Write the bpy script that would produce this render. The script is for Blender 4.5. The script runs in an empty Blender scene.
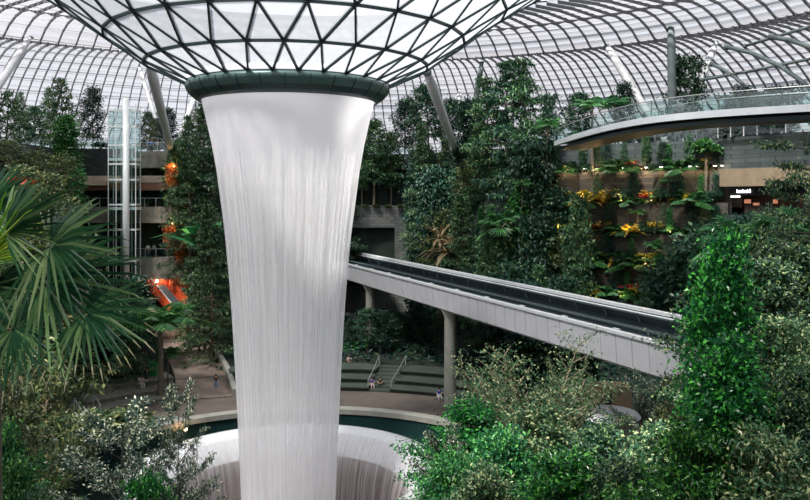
import bpy, math, random
import numpy as np
from mathutils import Vector, Matrix
PI = math.pi
S = bpy.context.scene
COL = S.collection
F = 800.0; HY = 200.0; CX = 405.0; CZ = 20.0      # lens in pixels, horizon row, centre column, eye height
AX, AY = -8.27, 57.0                               # axis of the waterfall, the pool and the roof
def W3(px, py, Y):                                 # a point of the place: pixel column, row and distance
    return Vector(((px - CX) / F * Y, Y, CZ - (py - HY) / F * Y))
def lin(c):
    c = c / 255.0
    return c / 12.92 if c <= 0.04045 else ((c + 0.055) / 1.055) ** 2.4
def rgb(r, g, b): return (lin(r), lin(g), lin(b), 1.0)

# ------------------------------------------------------------------ meshes
def np_mesh(name, V, Fs, mats=(), mi=None, smooth=False):
    """V (n,3); Fs a list of (m,k) integer arrays."""
    me = bpy.data.meshes.new(name)
    V = np.asarray(V, dtype=np.float32).reshape(-1, 3)
    me.vertices.add(len(V)); me.vertices.foreach_set('co', V.ravel())
    Fs = [np.asarray(f, dtype=np.int32) for f in Fs if len(f)]
    nl = sum(f.size for f in Fs); npoly = sum(len(f) for f in Fs)
    me.loops.add(nl); me.polygons.add(npoly)
    me.loops.foreach_set('vertex_index', np.concatenate([f.ravel() for f in Fs]))
    tot = np.concatenate([np.full(len(f), f.shape[1], dtype=np.int32) for f in Fs])
    me.polygons.foreach_set('loop_start', np.concatenate([[0], np.cumsum(tot)[:-1]]).astype(np.int32))
    try: me.polygons.foreach_set('loop_total', tot)
    except Exception: pass
    if mi is not None: me.polygons.foreach_set('material_index', np.asarray(mi, dtype=np.int32))
    me.polygons.foreach_set('use_smooth', np.full(npoly, bool(smooth)))
    for m in mats: me.materials.append(m)
    me.update(calc_edges=True); me.validate()
    return me

class MB:
    """collects shapes and links them as ONE mesh object"""
    def __init__(s): s.v = []; s.f = {3: [], 4: []}; s.poly = []; s.n = 0
    def add(s, V, faces):
        b = s.n
        s.v.extend([tuple(p) for p in V]); s.n += len(V)
        for f in faces: s.poly.append(tuple(i + b for i in f))
        return s
    def box(s, c, d, rz=0.0, M=None):
        x, y, z = d[0] / 2, d[1] / 2, d[2] / 2
        P = [Vector((a * x, b * y, e * z)) for e in (-1, 1) for b in (-1, 1) for a in (-1, 1)]
        R = M if M is not None else Matrix.Rotation(rz, 3, 'Z')
        return s.add([R @ p + Vector(c) for p in P], [(0, 2, 3, 1), (4, 5, 7, 6), (0, 1, 5, 4), (2, 6, 7, 3), (0, 4, 6, 2), (1, 3, 7, 5)])
    def bar(s, a, b, w, h, up=Vector((0, 0, 1))):
        a = Vector(a); b = Vector(b); d = (b - a)
        if d.length < 1e-6: return s
        d.normalize(); x = d.cross(up)
        if x.length < 1e-4: x = d.cross(Vector((0, 1, 0)))
        x.normalize(); y = x.cross(d)
        P = []
        for p in (a, b):
            for sx, sy in ((-1, -1), (1, -1), (1, 1), (-1, 1)): P.append(p + x * (sx * w / 2) + y * (sy * h / 2))
        return s.add(P, [(0, 3, 2, 1), (4, 5, 6, 7)] + [(i, (i + 1) % 4, (i + 1) % 4 + 4, i + 4) for i in range(4)])
    def tube(s, pts, rad, n=8, cap=True):
        pts = [Vector(p) for p in pts]
        if not hasattr(rad, '__len__'): rad = [rad] * len(pts)
        P = []; x = None
        for i, p in enumerate(pts):
            d = (pts[min(i + 1, len(pts) - 1)] - pts[max(i - 1, 0)]).normalized()
            if x is None:
                x = d.cross(Vector((0, 0, 1)))
                if x.length < 1e-3: x = Vector((1, 0, 0))
            x = (x - d * x.dot(d)).normalized(); y = d.cross(x)
            for k in range(n):
                a = 2 * PI * k / n
                P.append(p + (x * math.cos(a) + y * math.sin(a)) * rad[i])
        fs = []
        for i in range(len(pts) - 1):
            for k in range(n):
                fs.append((i * n + k, i * n + (k + 1) % n, (i + 1) * n + (k + 1) % n, (i + 1) * n + k))
        if cap: fs += [tuple(range(n - 1, -1, -1)), tuple(range((len(pts) - 1) * n, len(pts) * n))]
        return s.add(P, fs)
    def lathe(s, c, prof, n=32, a0=0.0, a1=2 * PI, closed=True):
        c = Vector(c); full = abs(a1 - a0 - 2 * PI) < 1e-6
        m = n if full else n + 1; P = []; fs = []
        for r, z in prof:
            for k in range(m):
                a = a0 + (a1 - a0) * k / n
                P.append(c + Vector((r * math.cos(a), r * math.sin(a), z)))
        for i in range(len(prof) - 1):
            for k in range(n):
                k2 = (k + 1) % m
                fs.append((i * m + k, i * m + k2, (i + 1) * m + k2, (i + 1) * m + k))
        return s.add(P, fs)
    def arcbox(s, c, r0, r1, z0, z1, a0, a1, n=24):
        c = Vector(c); P = []; fs = []
        for k in range(n + 1):
            a = a0 + (a1 - a0) * k / n
            for r, z in ((r0, z0), (r1, z0), (r1, z1), (r0, z1)): P.append(c + Vector((r * math.cos(a), r * math.sin(a), z)))
        for k in range(n):
            for j in range(4): fs.append((k * 4 + j, k * 4 + (j + 1) % 4, k * 4 + 4 + (j + 1) % 4, k * 4 + 4 + j))
        fs += [(3, 2, 1, 0), tuple(n * 4 + j for j in range(4))]
        return s.add(P, fs)
    def strip(s, pts, th, z0, z1):
        """a wall of thickness th along a plan polyline (to its left), from z0 to z1"""
        pts = [Vector((p[0], p[1], 0)) for p in pts]; P = []; fs = []
        for i, p in enumerate(pts):
            d = (pts[min(i + 1, len(pts) - 1)] - pts[max(i - 1, 0)]).normalized(); nrm = Vector((-d.y, d.x, 0)) * th
            for q in (p, p + nrm):
                for z in (z0, z1): P.append(Vector((q.x, q.y, z)))
        for i in range(len(pts) - 1):
            a = i * 4; b = a + 4
            fs += [(a, b, b + 1, a + 1), (a + 3, b + 3, b + 2, a + 2), (a + 1, b + 1, b + 3, a + 3), (a + 2, b + 2, b, a)]
        fs += [(0, 1, 3, 2), (len(P) - 4, len(P) - 2, len(P) - 1, len(P) - 3)]
        return s.add(P, fs)
    def ball(s, c, r, n=10, m=6, sq=(1, 1, 1)):
        prof = [(r * math.sin(PI * i / m) + 1e-4, -r * math.cos(PI * i / m)) for i in range(m + 1)]
        t = MB().lathe((0, 0, 0), prof, n)
        return s.add([Vector((p[0] * sq[0], p[1] * sq[1], p[2] * sq[2])) + Vector(c) for p in t.v], t.poly)
    def build(s, name, mat, parent=None, smooth=False, local=False):
        off = Vector((0, 0, 0))
        if parent is not None and not local: off = org(parent)
        me = bpy.data.meshes.new(name)
        me.from_pydata([(p[0] - off.x, p[1] - off.y, p[2] - off.z) for p in s.v], [], s.poly)
        if mat is not None: me.materials.append(mat)
        if smooth: me.polygons.foreach_set('use_smooth', [True] * len(me.polygons))
        me.update()
        o = bpy.data.objects.new(name, me); COL.objects.link(o)
        if parent is not None: o.parent = parent
        return o
def org(o):
    v = Vector((0, 0, 0))
    while o is not None: v += o.location; o = o.parent
    return v
def tag(o, label, cat, group=None, kind=None):
    if label: o['label'] = label
    if cat: o['category'] = cat
    if group: o['group'] = group
    if kind: o['kind'] = kind
    return o
def thing(name, label, cat, loc=(0, 0, 0), group=None, rz=0.0):
    o = bpy.data.objects.new(name, None); COL.objects.link(o); o.location = loc; o.rotation_euler = (0, 0, rz)
    o.empty_display_size = 0.2
    return tag(o, label, cat, group)
def struct(name, mb, mat, label=None, smooth=False):
    o = mb.build(name, mat, smooth=smooth); o['kind'] = 'structure'
    if label: o['label'] = label; o['category'] = label_cat(name)
    return o
def label_cat(n): return n.split('.')[0].split('_')[0]
ORD = 'first second third fourth fifth sixth seventh eighth ninth tenth eleventh twelfth thirteenth fourteenth fifteenth sixteenth seventeenth eighteenth nineteenth twentieth'.split()
def ordinal(i):
    if i < 20: return ORD[i]
    t = ['', '', 'twenty', 'thirty', 'forty', 'fifty', 'sixty'][(i + 1) // 10]
    return (t[:-1] + 'ieth') if (i + 1) % 10 == 0 else t + '-' + ORD[(i + 1) % 10 - 1]

# ------------------------------------------------------------------ materials
def mat_base(name):
    m = bpy.data.materials.new(name); m.use_nodes = True
    nt = m.node_tree; nt.nodes.clear()
    out = nt.nodes.new('ShaderNodeOutputMaterial')
    return m, nt, out
def N(nt, t, **kw):
    n = nt.nodes.new(t)
    for k, v in kw.items():
        if k in n.inputs: n.inputs[k].default_value = v
        else: setattr(n, k, v)
    return n
def plain(name, c, rough=0.6, metal=0.0, var=0.12, scale=1.5, spec=0.5):
    m, nt, out = mat_base(name)
    b = N(nt, 'ShaderNodeBsdfPrincipled', Roughness=rough, Metallic=metal)
    b.inputs['Specular IOR Level'].default_value = spec
    tc = N(nt, 'ShaderNodeTexCoord'); no = N(nt, 'ShaderNodeTexNoise', Scale=scale, Detail=5.0)
    nt.links.new(tc.outputs['Object'], no.inputs['Vector'])
    r = N(nt, 'ShaderNodeValToRGB')
    r.color_ramp.elements[0].position = .3; r.color_ramp.elements[1].position = .7
    r.color_ramp.elements[0].color = [x * (1 - var) for x in c[:3]] + [1]
    r.color_ramp.elements[1].color = [min(1, x * (1 + var)) for x in c[:3]] + [1]
    nt.links.new(no.outputs['Fac'], r.inputs['Fac']); nt.links.new(r.outputs['Color'], b.inputs['Base Color'])
    nt.links.new(b.outputs[0], out.inputs[0]); return m
def emit(name, c, s):
    m, nt, out = mat_base(name); e = N(nt, 'ShaderNodeEmission', Color=c, Strength=s)
    nt.links.new(e.outputs[0], out.inputs[0]); return m
def brick(name, c1, c2, mortar, bw=1.0, bh=0.35, ms=0.02, bump=0.4):
    m, nt, out = mat_base(name)
    b = N(nt, 'ShaderNodeBsdfPrincipled', Roughness=.85)
    tc = N(nt, 'ShaderNodeTexCoord'); geo = N(nt, 'ShaderNodeNewGeometry')
    sx = N(nt, 'ShaderNodeSeparateXYZ'); nt.links.new(tc.outputs['Object'], sx.inputs[0])
    ad = N(nt, 'ShaderNodeMath', operation='ADD'); nt.links.new(sx.outputs[0], ad.inputs[0]); nt.links.new(sx.outputs[1], ad.inputs[1])
    cb = N(nt, 'ShaderNodeCombineXYZ'); nt.links.new(ad.outputs[0], cb.inputs[0]); nt.links.new(sx.outputs[2], cb.inputs[1])
    br = N(nt, 'ShaderNodeTexBrick', Color1=c1, Color2=c2, Mortar=mortar)
    br.inputs['Scale'].default_value = 1.0; br.inputs['Brick Width'].default_value = bw; br.inputs['Row Height'].default_value = bh
    br.inputs['Mortar Size'].default_value = ms
    nt.links.new(cb.outputs[0], br.inputs['Vector'])
    no = N(nt, 'ShaderNodeTexNoise', Scale=.5, Detail=6.0); nt.links.new(tc.outputs['Object'], no.inputs['Vector'])
    mx = N(nt, 'ShaderNodeMixRGB', blend_type='MULTIPLY', Fac=.6)
    r = N(nt, 'ShaderNodeValToRGB'); r.color_ramp.elements[0].position = .3; r.color_ramp.elements[0].color = (.45, .5, .45, 1); r.color_ramp.elements[1].position = .65
    nt.links.new(no.outputs['Fac'], r.inputs['Fac'])
    nt.links.new(br.outputs['Color'], mx.inputs[1]); nt.links.new(r.outputs['Color'], mx.inputs[2])
    nt.links.new(mx.outputs[0], b.inputs['Base Color'])
    bu = N(nt, 'ShaderNodeBump', Strength=bump, Distance=.05); nt.links.new(br.outputs['Fac'], bu.inputs['Height']); bu.invert = True
    nt.links.new(bu.outputs[0], b.inputs['Normal']); nt.links.new(b.outputs[0], out.inputs[0]); return m
def leaf(name, cols, rough=.45, trans=.3, objvar=.25, spec=.5):
    """leaf colours picked leaf by leaf; a small hue shift from plant to plant"""
    m, nt, out = mat_base(name)
    g = N(nt, 'ShaderNodeNewGeometry'); oi = N(nt, 'ShaderNodeObjectInfo')
    r = N(nt, 'ShaderNodeValToRGB'); els = r.color_ramp.elements
    n = len(cols)
    els[0].color = cols[0]; els[0].position = 0.0; els[1].color = cols[-1]; els[1].position = 1.0
    for i in range(1, n - 1):
        e = els.new(.62 if n == 3 else i / (n - 1)); e.color = cols[i]
    nt.links.new(g.outputs['Random Per Island'], r.inputs['Fac'])
    hs = N(nt, 'ShaderNodeHueSaturation')
    mr = N(nt, 'ShaderNodeMapRange'); mr.inputs['To Min'].default_value = 1 - objvar; mr.inputs['To Max'].default_value = 1 + objvar
    mh = N(nt, 'ShaderNodeMapRange'); mh.inputs['To Min'].default_value = .485; mh.inputs['To Max'].default_value = .515
    nt.links.new(oi.outputs['Random'], mr.inputs['Value']); nt.links.new(oi.outputs['Random'], mh.inputs['Value'])
    nt.links.new(mr.outputs[0], hs.inputs['Value']); nt.links.new(mh.outputs[0], hs.inputs['Hue'])
    nt.links.new(r.outputs['Color'], hs.inputs['Color'])
    b = N(nt, 'ShaderNodeBsdfPrincipled', Roughness=rough); b.inputs['Specular IOR Level'].default_value = spec
    t = N(nt, 'ShaderNodeBsdfTranslucent'); mx = N(nt, 'ShaderNodeMixShader', Fac=trans)
    nt.links.new(hs.outputs[0], b.inputs['Base Color']); nt.links.new(hs.outputs[0], t.inputs['Color'])
    nt.links.new(b.outputs[0], mx.inputs[1]); nt.links.new(t.outputs[0], mx.inputs[2]); nt.links.new(mx.outputs[0], out.inputs[0])
    return m
def glass(name, tint, refl=.06, rough=.05, rcol=(.9, .93, .93, 1)):
    m, nt, out = mat_base(name)
    t = N(nt, 'ShaderNodeBsdfTransparent', Color=tint); g = N(nt, 'ShaderNodeBsdfGlossy', Roughness=rough, Color=rcol)
    mx = N(nt, 'ShaderNodeMixShader', Fac=refl)
    nt.links.new(t.outputs[0], mx.inputs[1]); nt.links.new(g.outputs[0], mx.inputs[2]); nt.links.new(mx.outputs[0], out.inputs[0]); return m
def translucent(name, c, t=.5):
    m, nt, out = mat_base(name)
    d = N(nt, 'ShaderNodeBsdfDiffuse', Color=c); tr = N(nt, 'ShaderNodeBsdfTranslucent', Color=c); mx = N(nt, 'ShaderNodeMixShader', Fac=t)
    nt.links.new(d.outputs[0], mx.inputs[1]); nt.links.new(tr.outputs[0], mx.inputs[2]); nt.links.new(mx.outputs[0], out.inputs[0]); return m

M = {}
M['bar'] = plain('dark green steel', rgb(16, 42, 44), .5, .0)
M['rib'] = plain('grey roof steel', rgb(88, 90, 94), .6)
M['hoop'] = plain('pale roof steel', rgb(150, 150, 155), .5)
M['blade'] = translucent('white sun blade', (.82, .82, .88, 1), .3)
M['pane'] = glass('roof glass', (.97, .97, .985, 1), .03)
def fritted(name, tint, c, k):
    """glass printed with white dots: part clear, part a white diffuser"""
    m, nt, out = mat_base(name)
    t = N(nt, 'ShaderNodeBsdfTransparent', Color=tint); d = N(nt, 'ShaderNodeBsdfTranslucent', Color=c); mx = N(nt, 'ShaderNodeMixShader', Fac=k)
    nt.links.new(t.outputs[0], mx.inputs[1]); nt.links.new(d.outputs[0], mx.inputs[2]); nt.links.new(mx.outputs[0], out.inputs[0]); return m
M['frit'] = fritted('fritted roof glass', (.97, .97, .98, 1), (.44, .46, .50, 1), .66)
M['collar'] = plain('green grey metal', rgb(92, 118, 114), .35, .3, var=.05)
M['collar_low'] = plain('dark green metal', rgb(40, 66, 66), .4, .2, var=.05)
M['strut'] = plain('pale grey painted steel', rgb(208, 209, 212), .7, 0, var=.04)
M['strut_dark'] = plain('mid grey painted steel', rgb(98, 110, 110), .7, 0, var=.04)
M['panel'] = plain('silver bridge panel', rgb(196, 197, 203), .45, .1, var=.05, scale=.4)
M['panel_seam'] = plain('panel seam', rgb(105, 108, 112), .6)
M['rail_white'] = plain('white steel rail', rgb(215, 220, 224), .35, .2, var=.04)
M['guideway'] = plain('black guideway', rgb(22, 34, 40), .5, var=.3, scale=.6)
M['guide_grey'] = plain('grey guide beam', rgb(70, 84, 88), .5)
M['concrete'] = plain('pale concrete', rgb(150, 150, 142), .8, var=.15, scale=.8)
M['concrete_dark'] = plain('dimmed dark concrete', rgb(62, 72, 66), .7, var=.2, scale=.5)  # dark concrete, darkened further for the dim light around the seats
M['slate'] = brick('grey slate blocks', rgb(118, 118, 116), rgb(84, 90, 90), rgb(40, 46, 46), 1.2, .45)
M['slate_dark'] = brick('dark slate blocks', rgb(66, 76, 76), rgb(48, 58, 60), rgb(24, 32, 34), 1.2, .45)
M['slate_warm'] = brick('brown stone blocks', rgb(98, 88, 78), rgb(70, 68, 62), rgb(38, 40, 38), .9, .35)
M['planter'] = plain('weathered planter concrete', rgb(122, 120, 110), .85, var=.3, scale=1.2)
M['pave'] = brick('brown paving', rgb(150, 134, 122), rgb(132, 116, 106), rgb(104, 94, 88), 1.6, .8, .03, .1)
M['moat'] = plain('wet dark green basin', rgb(24, 50, 50), .25, var=.25, scale=.3)
M['soil'] = plain('dark planted earth', rgb(26, 40, 34), .9, var=.5, scale=.4)
M['bark'] = plain('grey brown bark', rgb(96, 88, 74), .85, var=.3, scale=3)
M['bark_dark'] = plain('dark bark', rgb(52, 54, 46), .85, var=.3, scale=3)
M['bark_pale'] = plain('pale bark', rgb(150, 134, 112), .8, var=.2, scale=3)
M['glass_rail'] = glass('balustrade glass', (.80, .89, .88, 1), .07)
M['glass_lift'] = glass('lift glass', (.88, .94, .94, 1), .07)
M['steel'] = plain('brushed steel', rgb(175, 180, 180), .35, .5, var=.05)
M['steel_white'] = plain('white frame', rgb(220, 226, 226), .4, .1, var=.04)
M['dark'] = plain('dark interior', rgb(22, 28, 30), .7, var=.3)
M['dark_brown'] = plain('dark brown interior', rgb(58, 44, 38), .7, var=.35, scale=.5)
M['beige'] = plain('beige fascia', rgb(190, 172, 152), .4, var=.08)
M['beige_dark'] = plain('brown bronze fascia', rgb(140, 100, 80), .35, .2, var=.15)
M['orange'] = plain('orange escalator panel', rgb(214, 88, 46), .4, var=.1)  # orange glow on the escalator sides put into the panel colour
M['orange_lit_wall'] = plain('orange wall', rgb(170, 66, 36), .5, var=.2)  # orange lamplight on wall and truss put into the colour
M['warm'] = emit('warm lamp', (1.0, .62, .30, 1), 9.0)
M['white_lamp'] = emit('white lamp', (1.0, .93, .82, 1), 9.0)
M['sign_white'] = emit('lit white sign', (.9, .88, 1, 1), 3.0)
M['screen'] = emit('lit menu screen', (.9, .36, .20, 1), .55)
M['green_bin'] = plain('green plastic', rgb(34, 130, 70), .5)
M['canopy_white'] = plain('white canopy sheet', rgb(225, 226, 230), .5, var=.04)
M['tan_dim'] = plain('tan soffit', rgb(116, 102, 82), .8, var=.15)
M['tan'] = plain('tan stone', rgb(168, 146, 116), .8, var=.15)
M['skin'] = plain('skin', rgb(196, 150, 122), .6, var=.05)
M['hair'] = plain('dark hair', rgb(30, 26, 24), .5)

DG = [rgb(14, 44, 40), rgb(22, 62, 48), rgb(40, 86, 54)]
L = {}
L['forest'] = leaf('forest leaf', [rgb(26, 62, 54), rgb(48, 88, 66), rgb(100, 132, 88)])
L['conifer'] = leaf('conifer needle', [rgb(32, 72, 54), rgb(60, 104, 68), rgb(132, 160, 104)])
L['dark'] = leaf('deep green leaf', [rgb(16, 48, 46), rgb(30, 70, 58), rgb(66, 106, 76)])
L['olive'] = leaf('olive leaf', [rgb(34, 62, 42), rgb(70, 92, 54), rgb(146, 150, 92)])
L['bright'] = leaf('bright leaf', [rgb(18, 74, 44), rgb(40, 108, 54), rgb(112, 172, 84)])
L['ficus'] = leaf('glossy fig leaf', [rgb(14, 62, 36), rgb(30, 98, 44), rgb(96, 180, 66)], rough=.3)  # brightest stop paints in the lime highlights of the fig
L['pale'] = leaf('pale speckled leaf', [rgb(32, 74, 54), rgb(78, 122, 80), rgb(204, 212, 156)], trans=.2)
L['pale_white'] = leaf('cream edged leaf', [rgb(22, 54, 50), rgb(48, 82, 68), rgb(226, 228, 198)], trans=.2)
L['hedge'] = leaf('hedge leaf', [rgb(18, 52, 42), rgb(42, 82, 56), rgb(128, 152, 92)], trans=.2)  # palest stop stands for highlights on the dark leaves
L['yellow'] = leaf('yellow variegated leaf', [rgb(150, 130, 40), rgb(214, 184, 66), rgb(240, 220, 120)])
L['red'] = leaf('red leaf', [rgb(120, 30, 30), rgb(180, 50, 44), rgb(210, 90, 70)])
L['rust'] = leaf('rust orange leaf', [rgb(140, 66, 28), rgb(206, 104, 44), rgb(236, 150, 70)])  # orange lamplight on the vines is put into the leaf colour
L['fern'] = leaf('fern frond', [rgb(26, 74, 44), rgb(50, 108, 56), rgb(100, 150, 78)])
L['fan'] = leaf('fan palm blade', [rgb(26, 68, 50), rgb(56, 106, 68), rgb(150, 180, 122)], rough=.3, trans=.25)
L['fan_tip'] = leaf('straw coloured tip', [rgb(150, 150, 108), rgb(196, 190, 150), rgb(214, 206, 176)], rough=.5, trans=.2)
L['fan_new'] = leaf('young fan blade', [rgb(90, 140, 40), rgb(140, 180, 60), rgb(190, 200, 80)], rough=.35, trans=.35)
L['tan'] = leaf('dry frond', [rgb(112, 100, 72), rgb(150, 132, 98), rgb(184, 168, 132)])
SKY = 0.9; SUN = 11.0; SUNDIR = (0.35,0.45,-0.82); EXPO = 0.1
# ------------------------------------------------------------------ plants: each kind is a list of parts (name, mesh)
def unit(v):
    return v / np.maximum(np.linalg.norm(v, axis=-1, keepdims=True), 1e-9)
def leaf_np(P, D, Nn, Ln, Wd, droop=.12):
    D = unit(D); Sd = unit(np.cross(D, Nn)); Nn = np.cross(Sd, D)
    Ln = Ln[:, None]; Wd = Wd[:, None]
    a = P; m = P + D * Ln * .45
    b = m + Sd * Wd / 2 + Nn * Wd * .14; d = m - Sd * Wd / 2 + Nn * Wd * .14
    c = P + D * Ln - np.array([0, 0, 1.0]) * Ln * droop
    n = len(P); V = np.stack([a, b, c, d], 1).reshape(-1, 3)
    Fq = np.arange(n * 4).reshape(n, 4)
    return V, Fq
def grow(name, seed, H=10.0, tr=.15, nb=60, h0=.2, prof=None, el=(.6, .1), droop=.15, R=2.5, nl=50, ll=.5, lw=.22, jit=.25, flat=.5,
         tilt=.5, twigs=4, tw=.45, mat='forest', bark='bark', wander=.02, smin=.3, out=.6, hang=0.0, stems=1, twigmesh=False, sides=4, tip=True):
    rng = np.random.default_rng(seed); prof = prof or (lambda t: 1 - t)
    tb = MB(); LP = []; LD = []; LN = []
    for st in range(stems):
        ph = rng.uniform(0, 6.28); lean = 0 if stems == 1 else .18
        def axis(t, ph=ph, lean=lean):
            return np.array([math.sin(t * 4 + ph) * wander * H * t + math.cos(ph) * lean * H * t, math.cos(t * 3 + ph) * wander * H * t + math.sin(ph) * lean * H * t, t * H])
        tb.tube([axis(t) for t in np.linspace(0, .97, 8)], [tr * (1.15 - t) for t in np.linspace(0, .97, 8)], 7)
        az0 = rng.uniform(0, 6.28)
        for i in range(nb):
            t = h0 + (1 - h0) * (i + rng.uniform(0, 1)) / nb
            t = min(t, .985); b0 = axis(t * .97)
            az = az0 + i * 2.39996 + rng.normal(0, .25)
            ln = R * prof((t - h0) / (1 - h0)) * rng.uniform(.7, 1.2) + .15
            e = el[0] + (el[1] - el[0]) * (1 - (t - h0) / (1 - h0)) + rng.normal(0, .12)
            dr = np.array([math.cos(az) * math.cos(e), math.sin(az) * math.cos(e), math.sin(e)])
            side = np.array([-math.sin(az), math.cos(az), 0])
            def bp(s): return b0 + dr * (s * ln) - np.array([0, 0, 1.0]) * droop * ln * s * s
            tb.tube([bp(s) for s in (0, .35, .7, .95)], [tr * .42 * (1.1 - t * .6), tr * .3 * (1.1 - t * .6), tr * .18, tr * .08], sides, cap=False)
            segs = [(bp(smin), bp(1.0))]
            for k in range(twigs):
                s = smin + (1 - smin) * (k + .5) / max(twigs, 1); sg = 1 if k % 2 else -1
                d2 = unit(dr * .75 + side * sg * .8 + np.array([0, 0, rng.normal(0, .12)])); q = bp(s); l2 = ln * tw * (1.15 - s * .6) * rng.uniform(.7, 1.2)
                segs.append((q, q + d2 * l2 - np.array([0, 0, 1]) * droop * l2 * .5))
                if twigmesh: tb.tube([q, q + d2 * l2 * .9], [tr * .14, tr * .06], 3, cap=False)
            lens = np.array([np.linalg.norm(b - a) for a, b in segs]); n = max(4, int(nl * (.35 + .65 * ln / R)))
            pick = rng.choice(len(segs), n, p=lens / lens.sum())
            A = np.array([a for a, b in segs])[pick]; B = np.array([b for a, b in segs])[pick]; u = rng.uniform(.05, 1.05, (n, 1))
            P = A + (B - A) * u + rng.normal(0, 1, (n, 3)) * np.array([jit, jit, jit * flat])
            D = unit(B - A) * out + rng.normal(0, .55, (n, 3)) + np.array([0, 0, -hang])
            Nn = np.array([0, 0, 1.0]) + rng.normal(0, tilt, (n, 3))
            LP.append(P); LD.append(D); LN.append(Nn)
    P = np.concatenate(LP); D = np.concatenate(LD); Nn = np.concatenate(LN)
    V, Fq = leaf_np(P, D, Nn, ll * rng.uniform(.7, 1.3, len(P)), lw * rng.uniform(.7, 1.3, len(P)))
    fm = np_mesh(name + '_foliage', V, [Fq], [L[mat]])
    tm = bpy.data.meshes.new(name + '_trunk'); tm.from_pydata([tuple(p) for p in tb.v], [], tb.poly); tm.materials.append(M[bark]); tm.update()
    return dict(H=H, parts=[('trunk', tm), ('foliage', fm)])
def pinnate(name, seed, H=5.0, tr=.12, nf=14, fl=2.6, lt=.55, lw=.07, npn=26, el=1.0, droop=.9, mat='fern', bark='bark', trunk=True):
    """feather palm / tree fern: arching fronds, each a mid rib with leaflets on both sides"""
    rng = np.random.default_rng(seed); tb = MB(); out = []
    if trunk: tb.tube([(0.05 * math.sin(t * 3), 0, t * H) for t in np.linspace(0, 1, 6)], [tr * (1.25 - .35 * t) for t in np.linspace(0, 1, 6)], 8)
    tm = None
    if trunk:
        tm = bpy.data.meshes.new(name + '_trunk'); tm.from_pydata([tuple(p) for p in tb.v], [], tb.poly); tm.materials.append(M[bark]); tm.update()
    P_, D_, N_, L_ = [], [], [], []; rb = MB()
    for i in range(nf):
        az = i * 2.39996 + rng.normal(0, .2); e = el * (1 - .75 * i / nf) + rng.normal(0, .1); f = fl * rng.uniform(.8, 1.15)
        dr = np.array([math.cos(az) * math.cos(e), math.sin(az) * math.cos(e), math.sin(e)]); sd = np.array([-math.sin(az), math.cos(az), 0])
        def fp(s): return np.array([0, 0, H if trunk else 0]) + dr * f * s - np.array([0, 0, 1.0]) * droop * f * .5 * s * s
        rb.tube([fp(s) for s in (0, .25, .5, .75, 1)], [.035, .03, .022, .014, .006], 4, cap=False)
        for s in np.linspace(.16, .99, npn):
            for sg in (-1, 1):
                t = (fp(min(s + .03, 1)) - fp(s - .03)); t = t / np.linalg.norm(t)
                P_.append(fp(s)); D_.append(t * .55 + sd * sg - np.array([0, 0, .25])); N_.append(np.cross(t, sd) * -1 + np.array([0, 0, .8])); L_.append(lt * math.sin(PI * min(.97, .15 + .8 * s)) + .08)
    V, Fq = leaf_np(np.array(P_), np.array(D_), np.array(N_), np.array(L_), np.full(len(P_), lw), .2)
    V2 = np.array([tuple(p) for p in rb.v]); b = len(V)
    q = np.array([[j + b for j in f] for f in rb.poly])
    fm = np_mesh(name + '_fronds', np.concatenate([V, V2]), [np.concatenate([Fq, q])], [L[mat]])
    return dict(H=(H + fl * .45) if trunk else fl * .75, parts=([('trunk', tm)] if trunk else []) + [('fronds', fm)])
def fan_geo(hub, ax, nrm, rad, nseg, spread, rng, cut=.5, droop=.25):
    """one pleated fan blade: verts, faces (tri/quad mixed as quads), material index (1 = tips)"""
    hub = np.array(hub, float); ax = unit(np.array(ax, float)); nrm = unit(np.array(nrm, float) - ax * np.dot(nrm, ax)); sd = np.cross(nrm, ax)
    V = []; Fq = []; mi = []
    for i in range(nseg):
        a = (i + .5) / nseg * spread - spread / 2; da = spread / nseg * .5
        rr = rad * (1 - .12 * abs(a) / (spread / 2)) * rng.uniform(.9, 1.06); dz = droop * rng.uniform(.6, 1.5)
        def pt(r, ang, lift):
            p = hub + (ax * math.cos(ang) + sd * math.sin(ang)) * r + nrm * (lift + .10 * r * (1 - (r / rad)))
            p[2] -= dz * rad * (r / rad) ** 2.5; return p
        b = len(V)
        fold = rad * .042
        st = [(.06, 1.0), (cut, 1.0), (.86, .5), (1.0, .05)]
        for k, (rf, wf) in enumerate(st):
            r = rf * rr; w = da * wf * (1 if rf <= cut else cut / rf)
            V += [pt(r, a - w, 0), pt(r, a, fold * wf * (1 if k else .2)), pt(r, a + w, 0)]
        for k in range(3):
            for j in range(2):
                Fq.append((b + k * 3 + j, b + k * 3 + j + 1, b + k * 3 + 4 + j, b + k * 3 + 3 + j)); mi.append(1 if k == 2 else 0)
    return np.array(V), np.array(Fq), mi
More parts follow.
